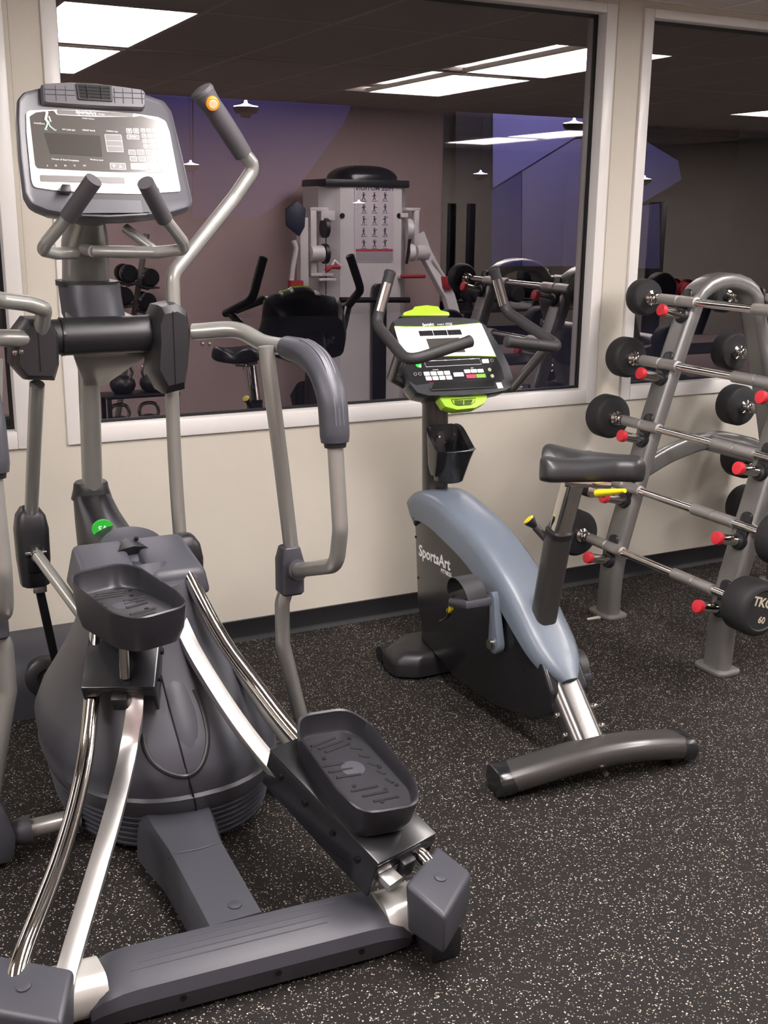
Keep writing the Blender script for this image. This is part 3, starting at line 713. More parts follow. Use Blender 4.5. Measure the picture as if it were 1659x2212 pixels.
def ct(s, x, y, size, mat=white, **k):
    a, b_ = CF.px(*cz(x, y), .0056); return text('printing', s, CF, a, b_, .0057, size, mat, con, rot=-.045, **k)
ct('SportsArt', 550, 277, .0125, bold=.03); ct('FITNESS', 650, 288, .0045, bold=.01); ct('S773', 712, 286, .007, M('brown_print', '#8a6a5c', .5))
ct('Cardio Advisor', 565, 315, .005); ct('WT LOSS 60%', 440, 387, .0052); ct('HEART RATE', 568, 391, .0055); ct('CARDIO 80%', 717, 397, .0052)
ct('ActivZone', 250, 345, .0062, shear=.2); ct('Percent of Goal Completed', 418, 579, .0058); ct('Workout Level', 618, 579, .0052)
for s, x in (('0', 303), ('25', 358), ('50', 418), ('75', 477), ('100', 540)): ct(s, x, 616, .0055)
ct('TIME', 722, 434, .006, bold=.01); ct('DISTANCE', 730, 473, .006, bold=.01); ct('CALORIES', 737, 511, .006, bold=.01)
def ring(name, x0, y0, x1, y1, sh, par, fill=None, w_=.0011):      # outlined key in close-up coordinates
    q = [(x0, y0), (x1, y0+(x1-x0)*.03), (x1+sh, y1+(x1-x0)*.03), (x0+sh, y1)]
    po = rpoly(CF.pl([cz(*p) for p in q], .0056), .0022, 3)
    c0 = sum(a for a, b_ in po)/len(po), sum(b_ for a, b_ in po)/len(po)
    wx = max(a for a, _ in po)-min(a for a, _ in po); wy = max(b_ for _, b_ in po)-min(b_ for _, b_ in po)
    o = plate(name, CF, po, .0045, .0062, white, par)
    pi_ = [(c0[0]+(a-c0[0])*(1-2*w_/wx), c0[1]+(b_-c0[1])*(1-2*w_/wy)) for a, b_ in po]
    plate('key_face', CF, pi_, .005, .0066, fill or greykey, o)
    return o, c0
ring('key_group', 668, 415, 775, 527, 17, con)
for y in (455, 490): 
    a, b_ = CF.px(*cz(680, y), .0062); a2, b2 = CF.px(*cz(784, y+4), .0062)
    tube('key_divider', [CF.P(a, b_, .0066), CF.P(a2, b2, .0066)], .0006, white, con, 6)
for k in range(4):
    for r in range(3):
        x = 899+r*36+k*6; y = 378+k*34
        o, c0 = ring('key', x, y, x+29, y+26, 3, con)
        s = '123456789'[k*3+r] if k < 3 else ('0', '.', 'C')[r]
        text('printing', s, CF, c0[0], c0[1], .0067, .0062, white, o)
for x, s in ((806, -1), (850, 1)):
    o, c0 = ring('key', x, 377, x+36, 409, 4, con)
    plate('arrow', CF, [(c0[0]-.0035, c0[1]-s*.003), (c0[0]+.0035, c0[1]-s*.003), (c0[0], c0[1]+s*.004)], .006, .0069, white, o)
o, c0 = ring('key', 810, 417, 888, 447, 3, con); text('printing', 'ENTER', CF, c0[0], c0[1], .0067, .0055, white, o)
for r in range(2):
    for k in range(4): ring('key', 820+k*55+r*9, 514+r*42, 866+k*55+r*9, 546+r*42, 4, con)
ring('key', 835, 600, 940, 640, 4, con, M('key_red', '#b58a86', .4)); ring('key', 946, 601, 1045, 641, 4, con, M('key_pale', '#c9c2c0', .4))
o, c0 = ring('key', 702, 598, 803, 640, 4, con)
for dx, s in ((-.010, -1), (.006, 1)): plate('arrow', CF, [(c0[0]+dx-.004, c0[1]-s*.004), (c0[0]+dx+.004, c0[1]-s*.004), (c0[0]+dx, c0[1]+s*.004)], .006, .0069, white, o)
# walking figure printed on the console
fgm = M('figure_print', '#a8c8b4', .5)
def cl(nm, pts, r, mat): tube(nm, [CF.P(*CF.px(*cz(*p), .0056), .0056) for p in pts], r, mat, con, 6)
cl('figure_print', [(300, 280), (292, 320), (310, 345)], .0035, white); cl('figure_print', [(312, 300), (325, 335)], .0018, white)
cl('figure_print', [(308, 340), (320, 365), (350, 390), (360, 388)], .0022, fgm); cl('figure_print', [(305, 340), (298, 365), (288, 385), (303, 388)], .0022, fgm)
a, b_ = CF.px(*cz(300, 275), .0056); plate('figure_print', CF, circ(a, b_, .0035, 12), .0052, .0062, white, con)
# fan pod on top
po = [cz(*p) for p in ((262, 95), (285, 92), (440, 83), (620, 92), (800, 115), (915, 132), (932, 145), (932, 232), (920, 245), (700, 238), (420, 222), (290, 212), (272, 200))]
fpz = rpoly(CF.pl(po, .02), .008, 3); fx = sum(a for a, _ in fpz)/len(fpz); fy = sum(b_ for _, b_ in fpz)/len(fpz)
bm = bmesh.new()
addloft(bm, [[CF.P(fx+(a-fx)*k, fy+(b_-fy)*k, c) for a, b_ in fpz] for k, c in ((.96, -.03), (1, -.01), (1.0, .016), (.97, .022), (.955, .022))])
pod = finish('fan_pod', bm, M('pod_grey', '#5a595d', .45, 0, .5, 0, .06, 900), con, smooth=45)
vz = [cz(*p) for p in ((485, 92), (712, 106), (720, 208), (500, 195))]
vp_ = CF.pl(vz, .022); plate('vent_frame', CF, rpoly(vp_, .002, 2), .02, .026, plast_dk, con)
vx = sum(a for a, _ in vp_)/4; vy = sum(b_ for _, b_ in vp_)/4
plate('vent_opening', CF, [(vx+(a-vx)*.88, vy+(b_-vy)*.82) for a, b_ in vp_], .0255, .0265, black, con)
def lerp2(p, q, t): return (p[0]+(q[0]-p[0])*t, p[1]+(q[1]-p[1])*t)
for t in (.22, .42, .62, .82):
    a, b_ = lerp2(vp_[0], vp_[3], t), lerp2(vp_[1], vp_[2], t); a, b_ = lerp2(a, b_, .06), lerp2(a, b_, .94)
    tube('vent_slat', [CF.P(*a, .027), CF.P(*b_, .027)], .0009, plast_dk, con, 6)
for t in (.28, .68):
    a, b_ = lerp2(vp_[0], vp_[1], t), lerp2(vp_[3], vp_[2], t); a, b_ = lerp2(a, b_, .08), lerp2(a, b_, .92)
    tube('vent_slat', [CF.P(*a, .028), CF.P(*b_, .028)], .0009, plast_dk, con, 6)
for x in (285, 355, 418, 730, 785, 845, 905):
    a, b_ = CF.px(*cz(x, 100+(x-260)*.045), .022), CF.px(*cz(x+6, 195+(x-260)*.04), .022)
    tube('pod_line', [CF.P(*a, .0225), CF.P(*b_, .0225)], .0009, plast, con, 6)
for x0, x1 in ((278, 480), (725, 925)):
    for dy in (130, 162):
        a, b_ = CF.px(*cz(x0, dy+(x0-260)*.045-5), .022), CF.px(*cz(x1, dy+(x1-260)*.045-5), .022)
        tube('pod_line', [CF.P(*a, .0225), CF.P(*b_, .0225)], .0009, plast, con, 6)
# tray and clips below the screen
ty_ = [cz(*p) for p in ((590, 800), (930, 803), (955, 915), (520, 925))]
plate('tray_recess', CF, CF.pl(ty_, .004), .0, .0055, M('tray_black', '#242427', .5), con)
ty_ = [cz(*p) for p in ((575, 832), (900, 840), (915, 918), (525, 920))]
plate('tray_floor', CF, CF.pl(ty_, .006), .003, .0075, plast, con)
lpz = [cz(*p) for p in ((520, 928), (700, 932), (950, 920), (940, 936), (700, 948), (525, 940))]
plate('tray_lip', CF, CF.pl(lpz, .012), .0, .014, plast_hi, con, .002)
for q in (((392, 742), (448, 745), (455, 795), (380, 792)), ((985, 760), (1012, 764), (1020, 790), (985, 792))):
    plate('tray_clip', CF, CF.pl([cz(*p) for p in q], .01), .0, .02, plast_dk, con, .003)
# --- fixed pulse handles
hb = fil([(.60, -1.145, 1.668), (.535, -1.06, 1.535), (.512, -1.02, 1.505), (.56, -.97, 1.495)], .02)
hl = [V((.617, -1.12, 1.663)), V((.570, -1.06, 1.585)), V((.527, -1.01, 1.522)), V((.518, -.985, 1.503)), V((.555, -.955, 1.495))]
HP = {-1: [(.617, -1.12, 1.663), (.570, -1.06, 1.585), (.524, -1.01, 1.524), (.516, -.985, 1.503), (.555, -.955, 1.495), (.62, -.86, 1.492)],
      1: [(.744, -1.12, 1.659), (.800, -1.06, 1.583), (.862, -1.005, 1.524), (.872, -.985, 1.503), (.80, -.97, 1.496), (.66, -.90, 1.497)]}
for sgn in (1, -1):
    P = [V(p) for p in HP[sgn]]
    tube('pulse_handle', fil(P, .03), .0155, silver, E, 16)
    tube('pulse_grip', [P[0]+(P[0]-P[1])*.06, P[0]*.0+P[1]*1.0+(P[1]-P[0])*.05], .0205, gripm, E, 18)
tube('handle_brace', [S(270, 492, ECX+.055), W(345, 548, -.955)], .0125, silver, E, 14)
cyl('brace_clamp', W(336, 540, -.957), W(348, 548, -.955), .0145, silver, E, 14)
tube('handle_stem', [(.66, -.90, 1.497), (.665, -.68, 1.50)], .0155, silver, E, 14)
# ================================================================== EXERCISE BIKE
BX = 1.91
B = thing('exercise_bike', (BX, -.95, 0), 'upright exercise bike with blue-grey spine, black body and lime-trimmed console', 'exercise bike')
# body shell
sp = [(893, 1105), (900, 1300), (912, 1385), (985, 1470), (1062, 1525), (1150, 1556), (1188, 1545), (1192, 1500), (1170, 1430), (1060, 1270), (990, 1165), (930, 1110)]
side = [S(a, b_, 1.84) for a, b_ in sp]
pol = rpoly([(p.y, p.z) for p in side], [.02, .03, .05, .05, .08, .04, .03, .03, .05, .05, .05, .03], 4)
pol = [(y, max(z, .03)) for y, z in pol]
shell = prism('body_shell', [(1.84, y, z) for y, z in pol], (.14, 0, 0), blackgl, B, .014, 3)
FB = Fr((1.84, -.95, .3), (0, -1, 0), (0, 0, 1))            # left face, normal towards -x
a, b_ = FB.px(938, 1205); slope = math.atan2(*(lambda p, q: (q[1]-p[1], q[0]-p[0]))(FB.px(905, 1188), FB.px(975, 1222)))
text('brand_print', 'SportsArt', FB, a, b_, .0006, .058, white, shell, bold=.018, xs=.95, rot=slope)
a, b_ = FB.px(964, 1238); text('brand_print', 'FITNESS', FB, a, b_, .0006, .021, white, shell, xs=1., rot=slope, bold=.004)
for q in ((898, 1160), (903, 1248), (1132, 1446)):
    a, b_ = FB.px(*q); cyl('shell_screw', FB.P(a, b_, -.002), FB.P(a, b_, .001), .005, black, shell, 10)
# blue-grey spine cover
cen = cr([(0, -.405, .56), (0, -.415, .600), (0, -.45, .640), (0, -.53, .664), (0, -.62, .664), (0, -.70, .650), (0, -.85, .612), (0, -.977, .558), (0, -1.10, .485), (0, -1.195, .405), (0, -1.275, .335), (0, -1.345, .262)], 4)
loops = []; n = len(cen); T = frames(cen)
for i, (p, t) in enumerate(zip(cen, T)):
    nn = V((0, -t.z, t.y)); nn = nn if nn.z > 0 or i > n*.9 else nn
    if nn.z < 0 and nn.y > 0: nn = -nn
    nn = V((1, 0, 0)).cross(t); nn = nn if (nn.z > 0 or nn.y > 0 and i < 3) else -nn
    if i < 4: nn = V((0, .75, .66))
    f = i/(n-1)
    w_ = .092*(.62+.38*min(1, f*9)) if f < .12 else (.092-.010*f if f < .86 else .0834*math.sqrt(max(.12, 1-((f-.86)/.14)**2*.9)))
    d = .085+.03*math.sin(PI*f)
    if f > .62: d *= (1-.5*(f-.62)/.38)
    sec = [(-1, -d), (-1, -.045), (-.93, -.018), (-.72, -.004), (-.35, 0), (.35, 0), (.72, -.004), (.93, -.018), (1, -.045), (1, -d)]
    loops.append([V((BX+a*w_, 0, 0))+V((0, p.y, p.z))+V((0, nn.y, nn.z))*h_ for a, h_ in sec])
spc = loft('spine_cover', loops, blueg, B, smooth=50)
# rear leg and stabilisers
tube('rear_leg', [(BX, -1.19, .325), (BX, -1.435, .08)], 1., brushed, B, 20, (1, 0, 0), rsec(.040, .060, .036, 7))
for (px, py) in ((1205, 1545), (1222, 1588)):
    p = S(px, py, BX-.060); cyl('leg_bolt', p+V((.012, 0, 0)), p+V((-.010, 0, 0)), .0085, chrome, B, 12, bv=.003)
for (px, py) in ((1283, 1525), (1299, 1567)):
    p = S(px, py, BX+.060); cyl('leg_bolt', p+V((-.012, 0, 0)), p+V((.010, 0, 0)), .0085, chrome, B, 12, bv=.003)
stp = cr([(1.60, -1.435, .045), (1.70, -1.455, .062), (1.82, -1.47, .078), (1.93, -1.48, .083), (2.04, -1.49, .078), (2.14, -1.495, .064), (2.225, -1.495, .047)], 4)
tube('rear_stabiliser', stp, 1., darktube, B, 20, (0, 0, 1), rsec(.056, .036, .034, 7))
for a, b_ in ((stp[0], V((-1, .15, -.12))), (stp[-1], V((1, -.02, -.16)))):
    b_.normalize()
    loft('stabiliser_cap', [[a+b_*d+b_.cross(V((0, 0, 1))).normalized()*(u*k)+V((0, 0, 1))*(v_*k) for u, v_ in rsec(.058, .038, .035, 6)] for d, k in ((-.035, 1.0), (.006, 1.0), (.014, .93), (.015, .6))], blackgl, B)
    box('stabiliser_foot', a.x-b_.x*.04-.02, a.x-b_.x*.04+.02, a.y-.02, a.y+.02, 0, .02, rubber, B, .004)
cyl('stabiliser_bolt', (1.905, -1.525, .042), (1.905, -1.536, .040), .008, chrome, B, 12)
lps = []
for z, k in ((.012, 1.0), (.05, 1.0), (.075, .96), (.092, .82), (.094, .7)):
    lps.append([(1.945+a*k*1.0, -.53+b_*k, z) for a, b_ in rpoly([(-.24, -.06), (-.17, -.105), (.17, -.105), (.24, -.06), (.24, .09), (.13, .13), (-.13, .13), (-.235, .05)], .03, 3)])
loft('front_stabiliser', lps, plast_dk, B, smooth=45)
for x in (1.75, 2.13): cyl('transport_wheel', (x-.02, -.42, .03), (x+.02, -.42, .03), .03, rubber, B, 16)
hexa('front_strut', [(1.86, -.50, .06), (1.96, -.50, .06), (1.96, -.66, .06), (1.86, -.66, .06), (1.86, -.47, .3), (1.96, -.47, .3), (1.96, -.6, .3), (1.86, -.6, .3)], plast_dk, B, .01)
# front post
tube('front_post', [(BX, -.49, .60), (BX, -.475, .98)], 1., darktube, B, 20, (1, 0, 0), rsec(.040, .045, .036, 7))
tube('post_head', cr([(BX, -.475, .96), (BX, -.475, 1.02), (BX, -.50, 1.08), (BX, -.53, 1.12)], 4), 1., darktube, B, 20, (1, 0, 0), rsec(.040, .050, .036, 7))
# bottle holder
lps = []
for z, y1, w_ in ((.695, -.595, .040), (.70, -.60, .050), (.78, -.63, .062), (.815, -.648, .067), (.818, -.65, .070)):
    lps.append([(BX+.016+a, b_, z+.0) for a, b_ in rpoly([(-w_, -.515), (-w_, y1+.03), (-w_*.6, y1), (w_*.6, y1), (w_, y1+.03), (w_, -.515)], .03, 4)])
for L_ in lps[3:]:
    for i, p in enumerate(L_): L_[i] = (p[0], p[1], p[2]+max(0, (p[1]+.60)*.85))
inner = [[(BX+.016+(p[0]-BX-.035)*.92, -.56+(p[1]+.56)*.90, p[2]+dz) for p in L_] for L_, dz in ((lps[4], .001), (lps[2], -.02), (lps[1], .02))]
hol = loft('bottle_holder', lps+inner, blackgl, B, smooth=50)
for x, z in ((-.01, .85), (.05, .853), (.02, .825)): cyl('holder_screw', (BX+.0+x, -.522, z), (BX+.0+x, -.530, z), .004, chrome, hol, 8)
# seat post and saddle
tube('seat_sleeve', [S(1172, 1345, BX), S(1208, 1148, BX)], 1., darktube, B, 20, (1, 0, 0), rsec(.036, .036, .024, 6))
tube('sleeve_rim', [S(1207, 1156, BX), S(1209, 1146, BX)], 1., plast_dk, B, 20, (1, 0, 0), rsec(.0375, .0375, .025, 6))
tube('seat_post', [S(1206, 1160, BX), S(1238, 1040, BX)], 1., chrome, B, 20, (1, 0, 0), rsec(.029, .029, .018, 5), smooth=25)
kp = S(1190, 1175, BX-.01); kq = S(1156, 1138, BX-.05)
cyl('pop_pin_stem', kp, kq, .012, darktube, B, 14)
kd = (kq-kp).normalized()
kn = lathe('pop_pin_knob', kq, kd, [(0, .008), (.008, .012), (.022, .018), (.028, .018)], plast_dk, B, 18)
lathe('knob_cap', kq+kd*.028, kd, [(0, .018), (.004, .0175), (.006, .01), (.006, .001)], yellow, kn, 18)
SA = V((.8, -.6, 0)).normalized(); SLT = V((.6, .8, 0)).normalized()
sc0 = S(1268, 1026, BX)
loops = []; NS = 18
def sad(t):       # half width, crown height, cleft depth, base z
    w_ = .056+.082*max(0, 1-abs(t-.13)/.60)**.9
    if t < .12: w_ *= math.sqrt(max(.0, 1-((.12-t)/.12)**2)*.45+.55)
    if t > .86: w_ *= math.sqrt(max(.03, 1-((t-.86)/.14)**2))
    return w_
for i in range(NS+1):
    t = i/NS; w_ = sad(t); c = sc0+SA*((t-.46)*.300)
    rise = .022*max(0, 1-t/.42)**1.5; cl_ = .040*max(0, 1-t/.5)**1.2
    row = []
    e = 1 if .05 < t < .95 else .72
    for u, h_ in ((-1, .0), (-1.0, .036*e), (-.92, .058*e), (-.72, .069*e), (-.42, .071*e), (-.15, .067*e), (0, .065*e), (.15, .067*e), (.42, .071*e), (.72, .069*e), (.92, .058*e), (1.0, .036*e), (1, 0)):
        dz = rise*abs(u)**.7-cl_*(1-min(1, abs(u)/.5)) if h_ > .04 else 0
        dx = SA*(.05*max(0, 1-t/.3)*(1-min(1, abs(u)/.5))) if t < .3 else V((0, 0, 0))
        row.append(c+SLT*(u*w_)+V((0, 0, h_+dz-.012))+dx)
    loops.append(row)
bm = bmesh.new(); addloft(bm, loops)
sad_o = finish('saddle', bm, saddlem, B, smooth=70)
md = sad_o.modifiers.new('sub', 'SUBSURF'); md.levels = 1; md.render_levels = 2
obox('saddle_bracket', sc0+V((.005, .0, -.022)), SA, SLT, (0, 0, 1), .13, .05, .022, chrome, B, .003)
obox('saddle_clamp', sc0+SA*.03+V((0, 0, -.045)), SA, SLT, (0, 0, 1), .05, .045, .03, steelp, B, .004)
p = S(1290, 1066, BX-.03); q = S(1350, 1060, BX-.03)
lv = tube('saddle_lever', [p, p*.6+q*.4, q], [.0115, .010, .006], yellow, B, 10)
# cranks and pedals
c0 = V((1.815, -1.062, .29)); c1 = S(1058, 1288, 1.80)
def crank(side, c0, c1):
    sx = -1 if side < 0 else 1
    d = (c1-c0); d.x = 0; d.normalize(); pr_ = V((0, -d.z, d.y))
    po = [c0+pr_*(a)+d*b_ for a, b_ in [(.030*math.cos(k), .030*math.sin(k)*1.15) for k in [PI+PI*j/8 for j in range(9)]]]
    L_ = (c1-c0).length
    po += [c0+pr_*.020+d*(L_*.45), c0+pr_*.014+d*L_*.95, c0+pr_*.008+d*(L_+.012), c0-pr_*.008+d*(L_+.012), c0-pr_*.014+d*L_*.95, c0-pr_*.020+d*(L_*.45)]
    o = prism('crank_arm', po, (sx*-.028, 0, 0), blueg, B, .005)
    cyl('crank_bolt', c0+V((sx*.0, 0, 0)), c0+V((sx*.004, 0, 0)), .008, chrome, o, 12)
    return o
crank(-1, V((1.805, c0.y, c0.z)), V((1.805, c1.y, c1.z)))
cyl('bottom_bracket', (1.79, c0.y, c0.z), (2.03, c0.y, c0.z), .016, steelp, B, 14)
c2 = V((2.015, 2*c0.y-c1.y, 2*c0.z-c1.z)); crank(1, V((2.015, c0.y, c0.z)), c2)
def bpedal(c, sx):
    c = V(c)
    cyl('pedal_axle', c, c+V((sx*.03, 0, 0)), .006, chrome, B, 10)
    ax = V((0, -.97, .24)); 
    o = obox('pedal', c+V((sx*.072, 0, -.008)), (1, 0, 0), ax, V((1, 0, 0)).cross(ax), .095, .115, .028, plast, B, .008)
    for k in (-.03, 0, .03): obox('tread', c+V((sx*.072, 0, -.008))+ax.normalized()*k+V((0, .004, .013)), (1, 0, 0), ax, V((1, 0, 0)).cross(ax), .08, .006, .006, plast, o)
    st_ = []
    for k in range(11):
        a = PI*k/10; st_.append(c+V((sx*(.072+.012*math.sin(a)), 0.064*math.cos(a)+.014, .066*math.sin(a)+.006)))
    tube('toe_strap', st_, 1., M('strap_rubber', '#2e2e30', .5, 0, .5, 0, .1, 400), o, 8, (1, 0, 0), rsec(.0018, .036, .001, 1))
    tail = [c+V((sx*.10, .058, .0)), c+V((sx*.108, .062, -.045)), c+V((sx*.105, .075, -.075)), c+V((sx*.10, .11, -.10)), c+V((sx*.09, .14, -.112))]
    tube('strap_tail', cr(tail, 4), 1., M('strap_rubber', '#2e2e30', .5), o, 8, (1, .3, 0), rsec(.0016, .010, .001, 1))
    obox('strap_buckle', c+V((sx*.108, .06, -.047)), (1, 0, 0), (0, .7, -.7), (0, .7, .7), .014, .03, .016, yellow, o, .004)
bpedal(V((1.80, c1.y, c1.z)), -1); bpedal(V((2.03, c2.y, c2.z)), 1)
# console
KF = Fr((BX, -.61, 1.13), (1, 0, 0), (0, .50, .866))
def kz(x, y): return (850+x/6.1444, 680+y/6.1444)
kout = [(848, 692), (868, 686), (930, 684), (1000, 686), (1030, 690), (1048, 702), (1078, 745), (1100, 790), (1110, 822), (1108, 836), (1092, 845), (1060, 851), (1000, 855), (925, 856), (900, 850), (885, 832), (873, 800), (868, 770)]
ko = rpoly(KF.pl(kout), .012, 3); kx = sum(a for a, _ in ko)/len(ko); ky = sum(b_ for _, b_ in ko)/len(ko)
def ks(k, dx=0, dy=0): return [(kx+(a-kx)*k+dx, ky+(b_-ky)*k+dy) for a, b_ in ko]
bm = bmesh.new()
addloft(bm, [[KF.P(a, b_, c) for a, b_ in ks(k)] for k, c in ((.55, -.13), (.80, -.12), (.96, -.06), (1.0, -.018), (1.0, -.004), (.985, .003), (.96, .003))])
kc = finish('console_body', bm, M('console_charcoal', '#2f3135', .35, 0, .5, .1, .03, 500), B, smooth=50)
# wing on the back of the console with the brand
wp = [kz(*p) for p in ((10, 155), (150, 165), (600, 160), (1140, 112), (1165, 118), (1230, 260), (1362, 555), (1100, 545), (700, 550), (240, 565), (150, 560), (60, 330))]
plate('console_overlay', KF, rpoly(KF.pl(wp, .004), .003, 2), .002, .0045, whitepl, kc)
bp_ = [kz(*p) for p in ((165, 590), (300, 572), (700, 556), (1100, 552), (1362, 560), (1440, 720), (1470, 850), (1430, 880), (500, 905), (300, 930), (210, 870), (150, 700))]
plate('console_face', KF, rpoly(KF.pl(bp_, .004), .005, 2), .002, .0045, blackgl, kc)
tube('green_line', [KF.P(*KF.px(*kz(*p), .0046), .0046) for p in ((700, 548), (1100, 543), (1362, 553))], .0016, lime, kc, 6)
tube('green_line', [KF.P(*KF.px(*kz(*p), .0046), .0046) for p in ((10, 152), (300, 158), (700, 150), (1140, 108))], .0012, lime, kc, 6)
for q in (((330, 215), (510, 208), (535, 276), (352, 283)), ((518, 208), (698, 202), (722, 270), (542, 276)), ((706, 202), (885, 196), (912, 262), (730, 270)), ((432, 320), (870, 302), (958, 495), (500, 510))):
    plate('display_window', KF, rpoly(KF.pl([kz(*p) for p in q], .0048), .001, 2), .004, .0052, screen_d if q[0][0] == 432 else blackgl, kc)
def kt(s, x, y, size, mat=white, **k):
    a, b_ = KF.px(*kz(x, y), .0047); return text('printing', s, KF, a, b_, .0047 if mat is white else .0049, size, mat, kc, rot=.01, **k)
kt('SportsArt', 460, 130, .0150, bold=.02, xs=.72); kt('FITNESS', 618, 130, .006); kt('|', 668, 128, .012); kt('CYCLE', 735, 124, .012, bold=.01, xs=.72)
dk = M('dark_print', '#5b5b5e', .5)
for i, s in enumerate('1234567890'):
    r, c = (i//3, i % 3) if i < 9 else (3, 1)
    kt(s, 975+c*72+r*25+(0 if i < 9 else 0), 252-c*4+r*62, .0062, dk)
for s, x, y in (('HEART RATE', 600, 186), ('SPEED', 470, 293), ('TIME', 650, 288), ('LEVEL', 820, 282)): kt(s, x, y, .0038, dk)
for s, x, y in (('PROGRAM', 557, 730), ('RESET', 1045, 706), ('MANUAL', 530, 610), ('HILL', 690, 603), ('FIT', 868, 595), ('RANDOM', 1042, 586)): kt(s, x, y, .0045)
tube('display_line', [KF.P(*KF.px(*kz(*p), .0048), .0049) for p in ((408, 625), (432, 692), (1168, 655), (1140, 580), (420, 618))], .0007, white, kc, 6)
def kkey(x0, y0, x1, y1, sh, mat, c1=.007):
    po = rpoly(KF.pl([kz(x0, y0), kz(x1, y0-(x1-x0)*.04), kz(x1+sh, y1-(x1-x0)*.04), kz(x0+sh, y1)], .005), .0016, 3)
    return plate('key', KF, po, .004, c1, mat, kc)
for r in range(2):
    for k in range(4): kkey(395+k*90+r*26, 760-k*4+r*62, 470+k*90+r*26, 812-k*4+r*62, 15, whitepl)
kkey(790, 770, 920, 823, 14, whitepl)
for k in range(3): kkey(932+k*88, 730-k*3, 1008+k*88, 776-k*3, 14, whitepl)
kkey(960, 795, 1083, 845, 14, M('key_crimson', '#c23a55', .4)); kkey(1092, 790, 1214, 839, 14, M('key_lime', '#7fb33a', .4))
kkey(1170, 592, 1255, 645, 12, whitepl)
def kround(x, y, r, mat, c1=.0065):
    a, b_ = KF.px(*kz(x, y), .005); return plate('round_key', KF, circ(a, b_, r, 18), .004, c1, mat, kc)
for x, y in ((288, 787), (348, 785), (1305, 605)): kround(x, y, .0058, M('key_ring', '#9c9b9a', .4)); kround(x, y, .0044, blackgl, .007)
for x, y in ((1275, 730), (1310, 812)): kround(x, y, .0066, M('key_sage', '#a9b58f', .4))
kround(330, 663, .0105, green); kt('GO', 318, 650, .006); kround(352, 688, .004, whitepl, .007)
kt('POLAR', 500, 905, .005, M('red_print', '#c22a3a', .5), shear=.2)
rp = [kz(*p) for p in ((545, 905), (1340, 872), (1352, 955), (520, 998), (498, 985))]
plate('tray_slot', KF, rpoly(KF.pl(rp, .005), .004, 3), .003, .0058, M('slot_black', '#08080a', .3), kc)
tube('tray_edge', [KF.P(*KF.px(*kz(*p), .007), .007) for p in ((492, 962), (508, 1000), (1370, 958))], .0022, plast, kc, 8)
lb = KF.pl([kz(*p) for p in ((1365, 900), (1432, 895), (1462, 968), (1395, 976))], .006)
plate('label_sticker', KF, lb, .003, .0045, whitepl, kc)
# lime trim above and below
tp = [(867, 684), (872, 676), (890, 670), (894, 664), (920, 661), (945, 664), (950, 672), (968, 676), (970, 684)]
cpl = rpoly(KF.pl(tp, -.02), .004, 2)
plate('lime_crest', KF, cpl, -.028, -.012, lime, kc, .004)
plate('crest_back', KF, [(a, b_+.004) for a, b_ in cpl], -.06, -.029, plast_dk, kc, .004)
tp = [(945, 858), (1052, 854), (1046, 872), (1025, 883), (985, 887), (960, 880)]
lt = plate('lime_chin', KF, rpoly(KF.pl(tp, -.02), .008, 3), -.05, -.012, lime, kc, .005)
gp_ = KF.pl([kz(*p) for p in ((765, 1128), (1085, 1105), (1080, 1150), (1030, 1195), (850, 1205), (795, 1180))], -.011)
tube('grille_edge', [KF.P(a, b_, -.0105) for a, b_ in gp_+gp_[:1]], .0009, black, lt, 6)
for k in range(5):
    for h_ in (0, 1):
        x0 = (805+k*4, 940)[h_]; x1 = (925, 1050-k*5)[h_]; y = 1142+k*13-h_*8
        tube('grille_slot', [KF.P(*KF.px(*kz(x0, y), -.011), -.0108), KF.P(*KF.px(*kz(x1, y-5), -.011), -.0108)], .0012, M('slot_green', '#3d5210', .6), lt, 6)
hexa('console_mount', [KF.P(-.06, -.10, -.11), KF.P(.05, -.10, -.11), KF.P(.05, .02, -.13), KF.P(-.06, .02, -.13), KF.P(-.09, -.13, -.02), KF.P(.09, -.13, -.02), KF.P(.09, .03, -.03), KF.P(-.09, .03, -.03)], darktube, B, .01)
# brand on the back of the console, seen only in the window
KB = Fr(KF.P(0, 0, -.131), (-1, 0, 0), KF.v)
text('brand_print', 'SportsArt', KB, 0, .0, .0003, .05, M('grey_print', '#8c8c90', .5), kc, bold=.02); text('brand_print', 'FITNESS', KB, .13, -.003, .0003, .018, M('grey_print', '#8c8c90', .5), kc)
